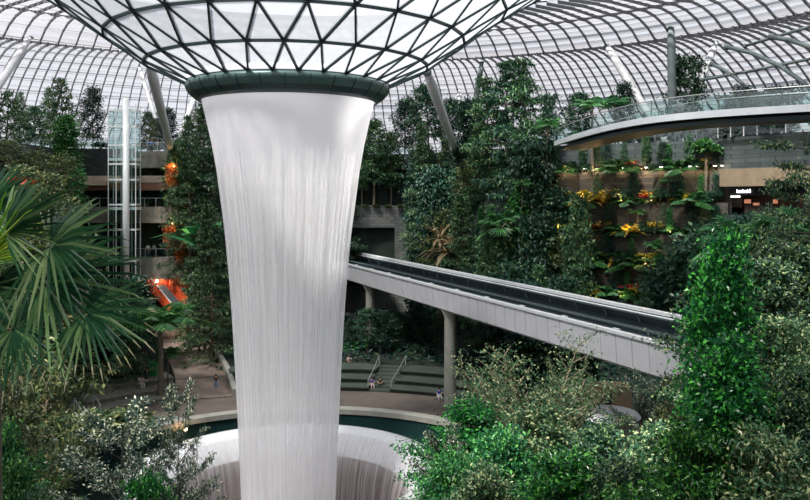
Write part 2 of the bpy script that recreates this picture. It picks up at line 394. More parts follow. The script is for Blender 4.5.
def fan_palm_parts(name, seed, H=3.0, nf=10, rad=.9, pet=1.1, tr=.12, mat='fan', tipmat='fan', nseg=22, trunk=True, mixtip=True):
    rng = np.random.default_rng(seed); V = []; Fq = []; mi = []; n = 0; pb = MB()
    for i in range(nf):
        az = i * 2.39996 + rng.normal(0, .2); e = 1.25 - 1.5 * i / nf + rng.normal(0, .12)
        d = np.array([math.cos(az) * math.cos(e), math.sin(az) * math.cos(e), math.sin(e)]); p0 = np.array([0, 0, H if trunk else .1]); h = p0 + d * pet * rng.uniform(.8, 1.1)
        pb.tube([p0, (p0 + h) / 2 + np.array([0, 0, .05]), h], [.03, .022, .018], 5, cap=False)
        up = np.array([0, 0, 1.0]) - d * d[2] + rng.normal(0, .1, 3)
        v, f, m = fan_geo(h, d + np.array([0, 0, -.35]), up, rad * rng.uniform(.85, 1.1), nseg, 4.2, rng, .55, .3)
        V.append(v); Fq.append(f + n); mi += m; n += len(v)
    fm = np_mesh(name + '_fans', np.concatenate(V), [np.concatenate(Fq)], [L[mat], L[tipmat]], mi)
    pm = bpy.data.meshes.new(name + '_stalks'); pm.from_pydata([tuple(p) for p in pb.v], [], pb.poly); pm.materials.append(L['olive']); pm.update()
    parts = [('fans', fm), ('stalk', pm)]
    if trunk:
        tb = MB().tube([(0, 0, t * H) for t in np.linspace(0, 1, 5)], [tr * 1.2, tr, tr, tr * .95, tr * .9], 8)
        tm = bpy.data.meshes.new(name + '_trunk'); tm.from_pydata([tuple(p) for p in tb.v], [], tb.poly); tm.materials.append(M['bark']); tm.update(); parts.insert(0, ('trunk', tm))
    return dict(H=(H if trunk else .1) + pet * .9 + rad * .7, parts=parts)
def rosette(name, seed, nlf=26, ll=.9, lw=.22, mat='fern', el=(1.3, .3), H=None, stem=0.0, extra=None):
    """broad leaves rising from one root (banana, croton, anthurium, bromeliad); extra = (material, count, length, width): flowers above"""
    rng = np.random.default_rng(seed); n = nlf
    az = np.arange(n) * 2.39996 + rng.normal(0, .3, n); e = el[0] + (el[1] - el[0]) * rng.uniform(0, 1, n)
    D = np.stack([np.cos(az) * np.cos(e), np.sin(az) * np.cos(e), np.sin(e)], 1); P = np.stack([rng.normal(0, .06, n), rng.normal(0, .06, n), rng.uniform(0, max(.02, stem), n)], 1)
    ln = ll * rng.uniform(.7, 1.2, n); wd = lw * rng.uniform(.8, 1.2, n)
    # three-station leaves that arch over
    Sd = unit(np.cross(D, np.array([0, 0, 1.0]) + 1e-3)); V = []; Fq = []
    st = [(0, .12, 0), (.35, 1, .02), (.7, .85, .14), (1.0, .06, .42)]
    for k in range(n):
        b = len(V)
        for s, w, dz in st:
            c = P[k] + D[k] * ln[k] * s - np.array([0, 0, 1]) * ln[k] * dz
            V += [c + Sd[k] * wd[k] * w / 2, c - Sd[k] * wd[k] * w / 2]
        for j in range(3): Fq.append((b + 2 * j, b + 2 * j + 1, b + 2 * j + 3, b + 2 * j + 2))
    parts = [('leaves', np_mesh(name + '_leaves', np.array(V), [np.array(Fq)], [L[mat]]))]
    if extra:
        m2, n2, l2, w2 = extra
        az = rng.uniform(0, 6.28, n2); rr = rng.uniform(.1, .75, n2) * ll
        P2 = np.stack([np.cos(az) * rr, np.sin(az) * rr, ll * (.75 + .35 * rng.uniform(0, 1, n2))], 1)
        D2 = np.stack([np.cos(az), np.sin(az), rng.uniform(.2, 1.2, n2)], 1)
        v, f = leaf_np(P2, D2, rng.normal(0, 1, (n2, 3)) + np.array([0, -.8, .8]), np.full(n2, l2), np.full(n2, w2))
        parts.append(('flowers', np_mesh(name + '_flowers', v, [f], [L[m2]])))
    return dict(H=ll * 1.0 + stem, parts=parts)
def bush(name, seed, H=1.6, R=1.1, n=1500, ll=.22, lw=.1, mat='olive', bark='bark_dark', lumps=9, hang=False):
    """a shrub of leafy lumps on a few stems"""
    rng = np.random.default_rng(seed); tb = MB(); P = []; D = []
    for k in range(lumps):
        az = k * 2.4; rr = R * .62 * math.sqrt((k + .3) / lumps); c = np.array([math.cos(az) * rr, math.sin(az) * rr, H * (rng.uniform(.42, .78) - .22 * rr / R)])
        m = n // lumps; d = unit(rng.normal(0, 1, (m, 3))); d[:, 2] = np.abs(d[:, 2]) * 1.0 - .25
        s = R * .52 * rng.uniform(.75, 1.1)
        P.append(c + d * s * np.array([1, 1, .75]) * rng.uniform(.7, 1.05, (m, 1))); D.append(d + rng.normal(0, .5, (m, 3)))
        tb.tube([(0, 0, 0), c * np.array([.5, .5, .6]), c], [.04, .03, .015], 4, cap=False)
    P = np.concatenate(P); D = np.concatenate(D)
    P[:, 2] = np.maximum(P[:, 2], .04)
    v, f = leaf_np(P, D, rng.normal(0, .6, P.shape) + np.array([0, 0, 1.0]), ll * rng.uniform(.7, 1.3, len(P)), lw * rng.uniform(.7, 1.3, len(P)))
    tm = bpy.data.meshes.new(name + '_stems'); tm.from_pydata([tuple(p) for p in tb.v], [], tb.poly); tm.materials.append(M[bark]); tm.update()
    return dict(H=H, parts=[('stems', tm), ('foliage', np_mesh(name + '_foliage', v, [f], [L[mat]]))])

rnd = lambda t: math.sqrt(max(0, 1 - (2 * t - .9) ** 2 / 1.25))
col_ = lambda t: (.75 + .25 * math.sin(t * 9)) * min(1, (1 - t) * 3.2 + .1)
SP = {}
SP['broad'] = [grow('broad', 11 + i, H=11, nb=46, h0=.35, prof=rnd, el=(.9, .15), R=3.0, nl=80, ll=.5, lw=.26, jit=.38, flat=.55, mat='forest') for i in range(2)]
SP['dark'] = [grow('dark', 21 + i, H=11, nb=54, h0=.2, prof=rnd, el=(.9, .1), R=2.9, nl=80, ll=.48, lw=.24, jit=.4, flat=.7, mat='dark') for i in range(2)]
SP['layered'] = [grow('layered', 31 + i, H=11, tr=.14, nb=64, h0=.12, prof=lambda t: (1 - t) ** .8, el=(.5, -.05), droop=.12, R=3.0, nl=80, ll=.42, lw=.13, jit=.2, flat=.28, tilt=.25, mat='conifer') for i in range(2)]
SP['slender'] = [grow('slender', 41 + i, H=12, tr=.14, nb=70, h0=.28, prof=lambda t: .35 + .65 * math.sin(PI * min(1, .15 + t * .85)), el=(.8, .1), R=1.7, nl=60, ll=.45, lw=.18, jit=.28, flat=.6, mat='conifer') for i in range(2)]
SP['tall'] = [grow('tall', 51 + i, H=14, tr=.2, nb=58, h0=.22, prof=lambda t: (.55 + .45 * math.sin(t * 11)) * (1 - t) ** .5, el=(.45, -.1), droop=.1, R=3.3, nl=90, ll=.5, lw=.2, jit=.3, flat=.35, tilt=.35, mat='forest') for i in range(2)]
SP['column'] = [grow('column', 61 + i, H=9, tr=.1, nb=60, h0=.06, prof=col_, el=(.7, .2), R=1.3, nl=60, ll=.4, lw=.2, jit=.25, flat=.8, mat='bright', bark='bark_dark') for i in range(2)]
SP['ivy'] = [grow('ivy', 66 + i, H=9, tr=.1, nb=70, h0=.03, prof=lambda t: .9, el=(.3, -.2), R=1.2, nl=60, ll=.36, lw=.24, jit=.3, flat=1, hang=.6, mat='dark', bark='bark_dark') for i in range(2)]
SP['olive'] = [grow('olive', 71 + i, H=7, tr=.1, nb=50, h0=.2, prof=rnd, el=(.9, .0), R=2.6, nl=70, ll=.36, lw=.14, jit=.25, flat=.4, mat='olive', bark='bark_pale') for i in range(2)]
SP['flat'] = [grow('flat', 76, H=6, tr=.18, nb=46, h0=.5, prof=lambda t: 1.0, el=(.2, .0), droop=.02, R=4.2, nl=150, ll=.42, lw=.2, jit=.35, flat=.4, mat='dark')]
SP['feather'] = [pinnate('feather', 81 + i, H=5, nf=16, fl=2.8, lt=.75, lw=.1) for i in range(2)]
SP['feather_lit'] = [pinnate('lit_feather', 83, H=5, nf=18, fl=2.8, lt=.75, lw=.12, mat='bright')]  # brighter leaf colour stands in for light falling on these palms
SP['fern'] = [pinnate('fern', 86 + i, nf=16, fl=1.7, lt=.45, lw=.09, trunk=False, el=1.25, droop=1.0) for i in range(2)]
SP['fern_bright'] = [pinnate('bright_fern', 89, nf=18, fl=2.0, lt=.55, lw=.12, trunk=False, el=1.25, droop=.9, mat='bright')]
SP['fanpalm'] = [fan_palm_parts('fan_palm', 91, H=3.5, nf=13, rad=1.0, pet=1.1)]
SP['fantall'] = [fan_palm_parts('tall_fan_palm', 97 + i, H=11.5, nf=15, rad=1.15, pet=1.1, tr=.16, mat='fern', tipmat='fern') for i in range(2)]
SP['fanlow'] = [fan_palm_parts('low_fan_palm', 93, nf=14, rad=1.0, pet=1.0, trunk=False, mat='fern', tipmat='fern')]
SP['banana'] = [rosette('banana', 95, 14, 2.4, .55, 'fern', (1.4, .7)), rosette('banana_b', 96, 16, 2.1, .5, 'bright', (1.4, .6))]
SP['croton'] = [rosette('croton', 101 + i, 40, .95, .2, 'olive', (1.4, .1), extra=('yellow', 34, .5, .2)) for i in range(2)]
SP['gold'] = [rosette('gold', 105 + i, 34, .9, .2, 'yellow', (1.45, .2)) for i in range(2)]
SP['redflower'] = [rosette('redflower', 108, 34, .8, .2, 'fern', (1.4, .2), extra=('red', 26, .34, .22))]
SP['tanleaf'] = [rosette('tanleaf', 110, 26, 2.2, .34, 'tan', (1.2, -.1))]
SP['vine'] = [grow('vine', 112, H=3.4, tr=.04, nb=60, h0=.02, prof=lambda t: .8, el=(.0, -.6), R=.6, nl=26, ll=.24, lw=.12, jit=.16, flat=1.4, hang=1.0, mat='rust', bark='bark_dark')]
SP['shrub'] = [bush('shrub', 121 + i, mat='forest', n=1300, ll=.3, lw=.14) for i in range(2)]
SP['olive_shrub'] = [bush('olive_shrub', 125 + i, mat='olive', n=1300, ll=.28, lw=.12) for i in range(2)]
SP['pale_shrub'] = [bush('pale_shrub', 128 + i, mat='pale', n=1500, ll=.22, lw=.1) for i in range(2)]
SP['bright_shrub'] = [bush('bright_shrub', 131 + i, mat='bright', n=1300, ll=.28, lw=.14) for i in range(2)]
# the large foreground trees, each with leaves of its true size
SP['vase'] = [grow('vase', 141, H=10, tr=.2, nb=34, h0=.12, prof=lambda t: .75 + .25 * t, el=(1.1, .35), droop=.05, R=5.2, nl=720, ll=.16, lw=.075, jit=.22, flat=.25, tilt=.35, twigs=9, tw=.34, mat='pale', bark='bark_pale', smin=.3, twigmesh=True, stems=2)]
SP['tier'] = [grow('tier', 145, H=9, tr=.13, nb=24, h0=.3, prof=lambda t: .9 - .55 * t, el=(.55, .05), droop=.03, R=5.2, nl=520, ll=.17, lw=.085, jit=.15, flat=.16, tilt=.3, twigs=9, tw=.32, mat='pale_white', bark='bark_dark', twigmesh=True)]
SP['fig'] = [grow('fig', 149, H=12, tr=.2, nb=120, h0=.04, prof=col_, el=(.8, .2), R=2.0, nl=300, ll=.21, lw=.12, jit=.28, flat=.9, tilt=.7, mat='ficus', bark='bark_dark', out=.9)]
SP['thicket'] = [grow('thicket', 153 + i, H=8, tr=.14, nb=60, h0=.08, prof=lambda t: (.8 + .2 * math.sin(t * 14)) * min(1, (1 - t) * 2.4 + .15), el=(.7, .1), R=3.2, nl=440, ll=.19, lw=.095, jit=.3, flat=.35, mat=m, bark='bark_dark') for i, m in enumerate(['hedge', 'pale', 'ficus'])]
SP['greenmass'] = [grow('greenmass', 159, H=8, tr=.14, nb=60, h0=.08, prof=lambda t: (.8 + .2 * math.sin(t * 14)) * min(1, (1 - t) * 2.4 + .15), el=(.7, .1), R=3.2, nl=380, ll=.2, lw=.11, jit=.3, flat=.45, mat='bright', bark='bark_dark')]
SP['overhang'] = [grow('overhang', 163, H=16, tr=.2, nb=34, h0=.45, prof=lambda t: 1.0 - .3 * t, el=(.25, .0), droop=.06, R=4.2, nl=460, ll=.2, lw=.1, jit=.2, flat=.25, twigs=8, tw=.34, mat='hedge', bark='bark_dark')]

def true_height(sp):
    z = 0
    for nm, me in sp['parts']:
        co = np.empty(len(me.vertices) * 3, dtype=np.float32); me.vertices.foreach_get('co', co); co = co.reshape(-1, 3)
        z = max(z, float(np.percentile(co[:, 2], 99.7)))
    sp['H'] = z
BIG = {}
BIG['broad'] = [grow('broad', 211 + i, H=20, tr=.26, nb=96, h0=.3, prof=rnd, el=(.9, .15), R=4.2, nl=120, ll=.55, lw=.28, jit=.45, flat=.55, mat='forest') for i in range(2)]
BIG['dark'] = [grow('dark', 221 + i, H=20, tr=.26, nb=110, h0=.15, prof=lambda t: rnd(t) * (.8 + .2 * math.sin(t * 17)), el=(.9, .1), R=4.0, nl=120, ll=.5, lw=.26, jit=.45, flat=.7, mat='dark') for i in range(2)]
BIG['layered'] = [grow('layered', 231 + i, H=20, tr=.22, nb=120, h0=.1, prof=lambda t: (1 - t) ** .8, el=(.5, -.05), droop=.12, R=4.4, nl=130, ll=.45, lw=.15, jit=.24, flat=.25, tilt=.25, mat='conifer') for i in range(2)]
BIG['tall'] = [grow('tall', 251 + i, H=24, tr=.3, nb=110, h0=.2, prof=lambda t: (.55 + .45 * math.sin(t * 26)) * (1 - t) ** .5 + .08, el=(.4, -.05), droop=.1, R=4.4, nl=100, ll=.5, lw=.2, jit=.3, flat=.25, tilt=.3, mat=['forest', 'conifer'][i]) for i in range(2)]
BIG['ivy'] = [grow('ivy', 266, H=18, tr=.14, nb=130, h0=.03, prof=lambda t: .9, el=(.3, -.2), R=1.7, nl=70, ll=.4, lw=.26, jit=.36, flat=1, hang=.6, mat='dark', bark='bark_dark')]
BIG['olive'] = [grow('olive', 281, H=14, tr=.16, nb=80, h0=.15, prof=lambda t: rnd(t) * (.75 + .25 * math.sin(t * 20)), el=(.8, .0), R=3.4, nl=90, ll=.4, lw=.16, jit=.28, flat=.3, mat='olive', bark='bark_pale')]
BIG['thicket'] = [grow('thicket', 273 + i, H=14, tr=.2, nb=110, h0=.06, prof=lambda t: (.8 + .2 * math.sin(t * 22)) * min(1, (1 - t) * 2.4 + .15), el=(.7, .1), R=4.2, nl=560, ll=.2, lw=.1, jit=.34, flat=.35, mat=m, bark='bark_dark') for i, m in enumerate(['hedge', 'pale', 'ficus'])]
for d_ in (SP, BIG):
    for rows in d_.values():
        for sp in rows: true_height(sp)
SUBST = dict(shrub='dark', olive_shrub='olive', pale_shrub='olive', bright_shrub='column', fern='feather', fern_bright='feather')
REG = []        # every plant: (root, kind, look, zone, px)
NAMES = dict(broad='broadleaf_tree', dark='evergreen_tree', layered='layered_tree', slender='slender_tree', tall='forest_tree', column='column_tree', ivy='climbing_tree', olive='olive_tree',
             flat='umbrella_tree', feather='feather_palm', feather_lit='feather_palm', fern='fern', fern_bright='bird_nest_fern', fanpalm='fan_palm', fanlow='low_fan_palm', fantall='fan_palm', banana='banana_plant', croton='croton', gold='golden_croton',
             redflower='red_flowering_plant', tanleaf='dry_palm', vine='hanging_vine', shrub='shrub', olive_shrub='olive_shrub', pale_shrub='variegated_shrub', bright_shrub='bright_shrub', vase='variegated_tree',
             tier='tiered_tree', fig='fig_tree', thicket='thicket_tree', greenmass='leafy_tree', overhang='spreading_tree')
LOOK = dict(broad='round crowned tree', dark='dark evergreen tree', layered='flat sprayed tree', slender='slender feathery tree', tall='ragged tall tree', column='narrow bright column tree', ivy='creeper draped tree',
            olive='yellowish olive tree', flat='flat topped dark tree', feather='arching feather palm', feather_lit='bright feather palm', fern='green arching fern', fern_bright='bright green fern', fanpalm='short fan palm', fanlow='stemless fan palm', fantall='tall fan palm',
            banana='broad leaved banana plant', croton='croton with yellow leaves', gold='all yellow croton', redflower='red flowered plant', tanleaf='dry tan palm', vine='rust orange vine', shrub='dark green shrub',
            olive_shrub='yellow green shrub', pale_shrub='pale speckled shrub', bright_shrub='bright green shrub', vase='pale vase shaped tree', tier='cream tiered tree', fig='glossy fig tree',
            thicket='small leaved tree', greenmass='leafy bright tree', overhang='pale sprayed tree')
CAT = dict(feather='palm', feather_lit='palm', fern='fern', fern_bright='fern', fanpalm='palm', fanlow='palm', fantall='palm', banana='plant', croton='plant', gold='plant', redflower='plant', tanleaf='palm', vine='vine', shrub='shrub', olive_shrub='shrub', pale_shrub='shrub', bright_shrub='shrub')
RNG = random.Random(7)
def put(kind, X, Y, Z, h, wide=1.0, label=None, zone=None, rz=None, px=None, var=None):
    if h > 3.8 and kind in SUBST:
        if label: print('SUBST', kind, round(h, 1), label)
        kind = SUBST[kind]; wide *= .8
    pool = BIG[kind] if kind in BIG and h > 1.4 * SP[kind][0]['H'] else SP[kind]
    sp = pool[RNG.randrange(len(pool)) if var is None else var % len(pool)]; s = h / sp['H']
    o = thing(NAMES[kind], label, CAT.get(kind, 'tree'), (X, Y, Z), None, RNG.uniform(0, 6.28) if rz is None else rz)
    o.scale = (s * wide, s * wide, s)
    for nm, me in sp['parts']:
        c = bpy.data.objects.new(nm, me); COL.objects.link(c); c.parent = o
    REG.append((o, kind, label, zone, CX + F * X / Y if px is None else px))
    return o
def plant(kind, px, top, Y, base=None, wide=1.0, label=None, zone=None, z=None, rz=None, var=None):
    """pixel column, row of the top, distance; stands on the terrain unless its foot's row or height is given"""
    X = (px - CX) / F * Y
    zb = z if z is not None else (CZ - (base - HY) / F * Y if base is not None else terrain(X, Y) - .12)
    zt = CZ - (top - HY) / F * Y
    o = put(kind, X, Y, zb, max(.5, zt - zb), wide, label, zone, rz, px, var)
    gz = terrain(X, Y)
    if z is not None and kind in ('feather', 'fanlow', 'tanleaf', 'banana', 'bright_shrub', 'fern_bright') and gz < 26 and zb > gz + .5:      # a trunk down to the slope
        tm = bpy.data.meshes.new('trunk'); t = MB().tube([(0, 0, (gz - .2 - zb) / o.scale[2]), (.06, 0, (gz - zb) * .5 / o.scale[2]), (0, 0, .05)], [.2 / o.scale[0], .16 / o.scale[0], .14 / o.scale[0]], 8)
        tm.from_pydata([tuple(p) for p in t.v], [], t.poly); tm.materials.append(M['bark']); tm.update()
        c = bpy.data.objects.new('trunk', tm); COL.objects.link(c); c.parent = o
    return o
def name_plants():
    """labels for the repeats: look, place, and which one of its row"""
    byk = {}
    for r in REG:
        if r[2] is None: byk.setdefault((r[1], r[3]), []).append(r)
    for (kind, zone), rows in byk.items():
        rows.sort(key=lambda r: r[4]); n = len(rows)
        for i, r in enumerate(rows):
            r[0]['group'] = (NAMES[kind].replace('_', ' ') + 's ' + zone) if n > 1 else None or (NAMES[kind].replace('_', ' ') + ' ' + zone)
            r[0]['label'] = LOOK[kind] + ' ' + zone + ('' if n == 1 else ', ' + ordinal(i) + ' from the left')
# ------------------------------------------------------------------ camera, sky, sun
cam = bpy.data.cameras.new('camera'); co = bpy.data.objects.new('camera', cam); COL.objects.link(co)
co.location = (0, 0, CZ); co.rotation_euler = (PI / 2, 0, 0)
cam.sensor_width = 36.0; cam.lens = 36.0 * F / 810.0; cam.shift_y = -(250.0 - HY) / 810.0; cam.clip_end = 600; cam.clip_start = .2
S.camera = co
w = bpy.data.worlds.new('sky'); S.world = w; w.use_nodes = True
bg = w.node_tree.nodes['Background']; bg.inputs['Color'].default_value = (.90, .925, 1.0, 1); bg.inputs['Strength'].default_value = SKY
sl = bpy.data.lights.new('sun', 'SUN'); sl.energy = SUN; sl.angle = math.radians(9); sl.color = (1.0, .96, .89)
so = bpy.data.objects.new('sun', sl); COL.objects.link(so)
so.rotation_euler = Vector(SUNDIR).to_track_quat('-Z', 'Y').to_euler()
S.view_settings.view_transform = 'Standard'; S.view_settings.look = 'None'; S.view_settings.exposure = EXPO; S.view_settings.gamma = 1.0
S.cycles.max_bounces = 7; S.cycles.diffuse_bounces = 3; S.cycles.glossy_bounces = 2; S.cycles.transmission_bounces = 4; S.cycles.transparent_max_bounces = 24
S.cycles.caustics_reflective = False; S.cycles.caustics_refractive = False; S.cycles.sample_clamp_indirect = 6.0

# ------------------------------------------------------------------ terrain
EDGE = [(45, -12, 45), (62, 20, 28), (60, 50, 14), (51, 72, 3), (43, 81, 2), (38, 87.5, 2), (34.4, 88, 2), (19, 95.5, 3), (13, 99, 12), (5, 114, 2), (2, 117.5, 1.5), (-10, 119, 1.5), (-20, 115, 5), (-27, 109, 2), (-44.5, 107, 2), (-42.5, 97, 6), (-41.5, 88, 11), (-45, 78, 13), (-53, 64, 18), (-64, 48, 28), (-62, 20, 40), (-45, -12, 45)]
EP = np.array(EDGE, float)
def terr(x, y):
    x = np.asarray(x, float); y = np.asarray(y, float)
    best = np.full(x.shape, 1e9); wd = np.zeros(x.shape); ins = np.zeros(x.shape, bool)
    for i in range(len(EP)):
        a = EP[i]; b = EP[(i + 1) % len(EP)]; dx, dy = b[0] - a[0], b[1] - a[1]; l2 = dx * dx + dy * dy
        t = np.clip(((x - a[0]) * dx + (y - a[1]) * dy) / l2, 0, 1)
        d = np.hypot(x - a[0] - t * dx, y - a[1] - t * dy); m = d < best
        best = np.where(m, d, best); wd = np.where(m, a[2] + (b[2] - a[2]) * t, wd)
        if abs(dy) > 1e-9: ins ^= ((a[1] > y) != (b[1] > y)) & (x < dx * (y - a[1]) / dy + a[0])
    zs = 26.3 * (1 - best / wd)
    fine = zs - np.mod(zs, 2.2) * .75
    r = np.hypot(x - AX, y - AY)
    base = np.where(r < 33, 0.0, np.minimum(1.7 + (r - 33) * .08, 4.0))
    base = np.where((np.abs(x + 20 + (y - 80.5) * .449) < 3.9) & (y > 82) & (y < 107) & (r > 33), (y - 80.5) * .12 - .35, base)
    z = np.where(ins, np.maximum(base, np.where(best < wd, fine, -9)), 26.3)
    z = np.where(r < 18.6, -9.0, np.where(r < 33.2, -.3, z))
    return z
def terrain(x, y): return float(terr(np.array([x]), np.array([y]))[0])
gx = np.arange(-120, 121, 1.25); gy = np.arange(-45, 186, 1.25); GX, GY = np.meshgrid(gx, gy)
GZ = terr(GX, GY); V = np.stack([GX, GY, GZ], -1).reshape(-1, 3); nx = len(gx)
ii = (np.arange(len(gy) - 1)[:, None] * nx + np.arange(nx - 1)[None]).ravel()
gme = np_mesh('ground', V, [np.stack([ii, ii + 1, ii + nx + 1, ii + nx], 1)], [M['soil']])
go = bpy.data.objects.new('ground', gme); COL.objects.link(go); go['kind'] = 'structure'

# low undergrowth over the planted slopes
rng = np.random.default_rng(5)
def under(n, xr, yr, rmin=34.0):
    X = rng.uniform(xr[0], xr[1], n); Y = rng.uniform(yr[0], yr[1], n)
    k = (np.hypot(X - AX, Y - AY) > rmin); X, Y = X[k], Y[k]; Z = terr(X, Y); return X, Y, Z
X, Y, Z = under(52000, (-72, 62), (14, 122)); k = (Z < 26.2) & ~((X < -24) & (X > -48) & (Y > 88)) & ~((X > -16) & (X < 3) & (Y > 112)) & (np.abs(X + 24.5 + (Y - 90) * .42) > 3.0)
X, Y, Z = X[k], Y[k], Z[k]
P = np.stack([X, Y, Z + rng.uniform(-.05, .5, len(X))], 1); D = rng.normal(0, 1, P.shape); D[:, 2] = np.abs(D[:, 2]) * .8
V, Fq = leaf_np(P, D, rng.normal(0, .5, P.shape) + np.array([0, 0, 1.]), rng.uniform(.4, .95, len(P)), rng.uniform(.2, .4, len(P)))
uo = bpy.data.objects.new('undergrowth', np_mesh('undergrowth', V, [Fq], [L['dark']])); COL.objects.link(uo)
tag(uo, 'dark green undergrowth covering the planted slopes around the pool', 'undergrowth', kind='stuff')

# ------------------------------------------------------------------ plaza, basin
A3 = (AX, AY, 0)
struct('floor', MB().lathe(A3, [(18.9, .02), (33.6, .02), (33.6, -.4)], 160), M['pave'])
struct('trim_1', MB().lathe(A3, [(18.2, -.1), (18.2, .35), (19.4, .35), (19.4, .0)], 128), M['concrete'])
struct('wall_basin', MB().lathe(A3, [(18.35, .3), (18.3, -7.5), (11, -8)], 128), M['moat'], smooth=True)
# stepped stone seats round the back of the pool
TIERS = [(26.6, 28.4, .5), (28.4, 30.6, 1.0), (30.6, 33.4, 1.55)]
SEATS = ((58, 75.6), (80.4, 110), (121, 140), (143, 172))
def plaza_z(x, y):
    r = math.hypot(x - AX, y - AY); a = math.degrees(math.atan2(y - AY, x - AX)); z = .03
    if any(p <= a <= q for p, q in SEATS):
        for r0, r1, zt in TIERS:
            if r >= r0: z = zt + .005
    return z
n_ = 0
for a0, a1 in ((58, 75.6), (80.4, 110), (121, 140), (143, 172)):
    for r0, r1, z in TIERS:
        n_ += 1
        struct('floor_terrace_%d' % n_, MB().arcbox(A3, r0 + .3, r1 + .3, 0.0, z - .12, math.radians(a0), math.radians(a1), 20).arcbox(A3, r0, r1 + .3, z - .12, z, math.radians(a0), math.radians(a1), 20), M['concrete_dark'] if a0 < 100 else M['planter'])  # overhanging lip added so each tier casts a dark shadow line
for k, am in enumerate((78.0, 141.5)):                       # the two flights between them
    st = MB()
    for q in range(7):
        st.arcbox(A3, 26.8 + q * .9, 27.7 + q * .9, 0, .22 * (q + 1), math.radians(am - 2.4), math.radians(am + 2.4), 3)
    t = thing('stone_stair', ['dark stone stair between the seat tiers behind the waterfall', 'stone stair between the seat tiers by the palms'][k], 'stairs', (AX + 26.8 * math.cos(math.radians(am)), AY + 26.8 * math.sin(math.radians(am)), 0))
    st.build('step', M['concrete_dark'] if k == 0 else M['planter'], t)
    for sgn, side in ((-1, 'near'), (1, 'far')):
        a = math.radians(am + sgn * 2.6); rr = MB()
        def rp(r, z): return (AX + r * math.cos(a), AY + r * math.sin(a), z)
        rr.tube([rp(27, .2), rp(27, 1.15), rp(30, 1.75), rp(33, 2.6), rp(33, 1.6)], .05, 6)
        rr.build('handrail', M['steel'], t)
for k, (px, py) in enumerate(((78, 405), (97, 400), (75, 386), (91, 383))):
    p = W3(px, py, 82); z = 1.2
    y = F * (CZ - z - .9) / (py - HY); p = W3(px, py, y); b = MB()
    b.tube([(p.x - .55, p.y + .5, p.z + .55), (p.x + .55, p.y - .6, p.z - .35)], .05, 6)
    t = thing('handrail', 'slanting steel handrail on the stone seats, ' + ['nearest the pool and farther left', 'nearest the pool and farther right', 'upper left of four', 'upper right of four'][k], 'handrail', (p.x, p.y, p.z - .95), 'slanting handrails on the stone seats')
    b.build('rail', M['steel'], t); 
    for q in (-1, 1): MB().tube([(p.x + .5 * q, p.y - .5 * q, p.z - .9 - (.4 if q > 0 else 0)), (p.x + .5 * q, p.y - .5 * q, p.z - .42 * q)], .035, 6).build('post', M['steel'], t)
# path climbing from the plaza to the building
pp = [(-20.0, 80.5), (-22.5, 88), (-25.5, 95), (-28.5, 101), (-31, 105)]
pv = MB()
for i, (x, y) in enumerate(pp):
    z = .08 + (y - 80.5) * .12
    pv.v += [(x - 2.6, y - .8, z), (x + 2.6, y + .8, z), (x - 2.6, y - .8, z - 1.2), (x + 2.6, y + .8, z - 1.2)]
pv.n = len(pv.v)
for i in range(len(pp) - 1):
    a = i * 4; b = a + 4; pv.poly += [(a, a + 1, b + 1, b), (a + 2, a, b, b + 2), (a + 1, a + 3, b + 3, b + 1)]
struct('floor_ramp', pv, M['pave'])
kv = MB()
for i in range(len(pp) - 1):
    z = .3 + (pp[i][1] - 80.5) * .12; kv.bar((pp[i][0] + 2.7, pp[i][1] + .8, z), (pp[i + 1][0] + 2.7, pp[i + 1][1] + .8, .3 + (pp[i + 1][1] - 80.5) * .12), .5, 1.0)
struct('trim_2', kv, M['concrete'])

# ------------------------------------------------------------------ the bowl and the waterfall
bowl = thing('pool_bowl', 'white rimmed funnel bowl that swallows the waterfall', 'pool', (AX, AY, -9))
m, nt, out = mat_base('white bowl lip')
b = N(nt, 'ShaderNodeBsdfPrincipled', Roughness=.25); b.inputs['Base Color'].default_value = rgb(226, 228, 230)
nt.links.new(b.outputs[0], out.inputs[0]); M['lip'] = m
m, nt, out = mat_base('bronze bowl throat')
b = N(nt, 'ShaderNodeBsdfPrincipled', Roughness=.4); b.inputs['Base Color'].default_value = rgb(118, 100, 96); nt.links.new(b.outputs[0], out.inputs[0]); M['throat'] = m
MB().lathe(A3, [(11.0, -.6), (11.15, .6), (11.0, 1.0), (10.6, 1.1), (10.1, 1.0), (9.5, .65), (8.9, -.05), (8.5, -.8)], 128).build('rim', M['lip'], bowl, True)
MB().lathe(A3, [(8.5, -.8), (8.15, -2.2), (7.9, -4.5), (7.7, -8.0), (2.0, -8.6)], 128).build('throat', M['throat'], bowl, True)
MB().lathe(A3, [(11.0, -.6), (9.6, -3), (8.6, -8.6)], 96).build('shell', M['moat'], bowl, True)
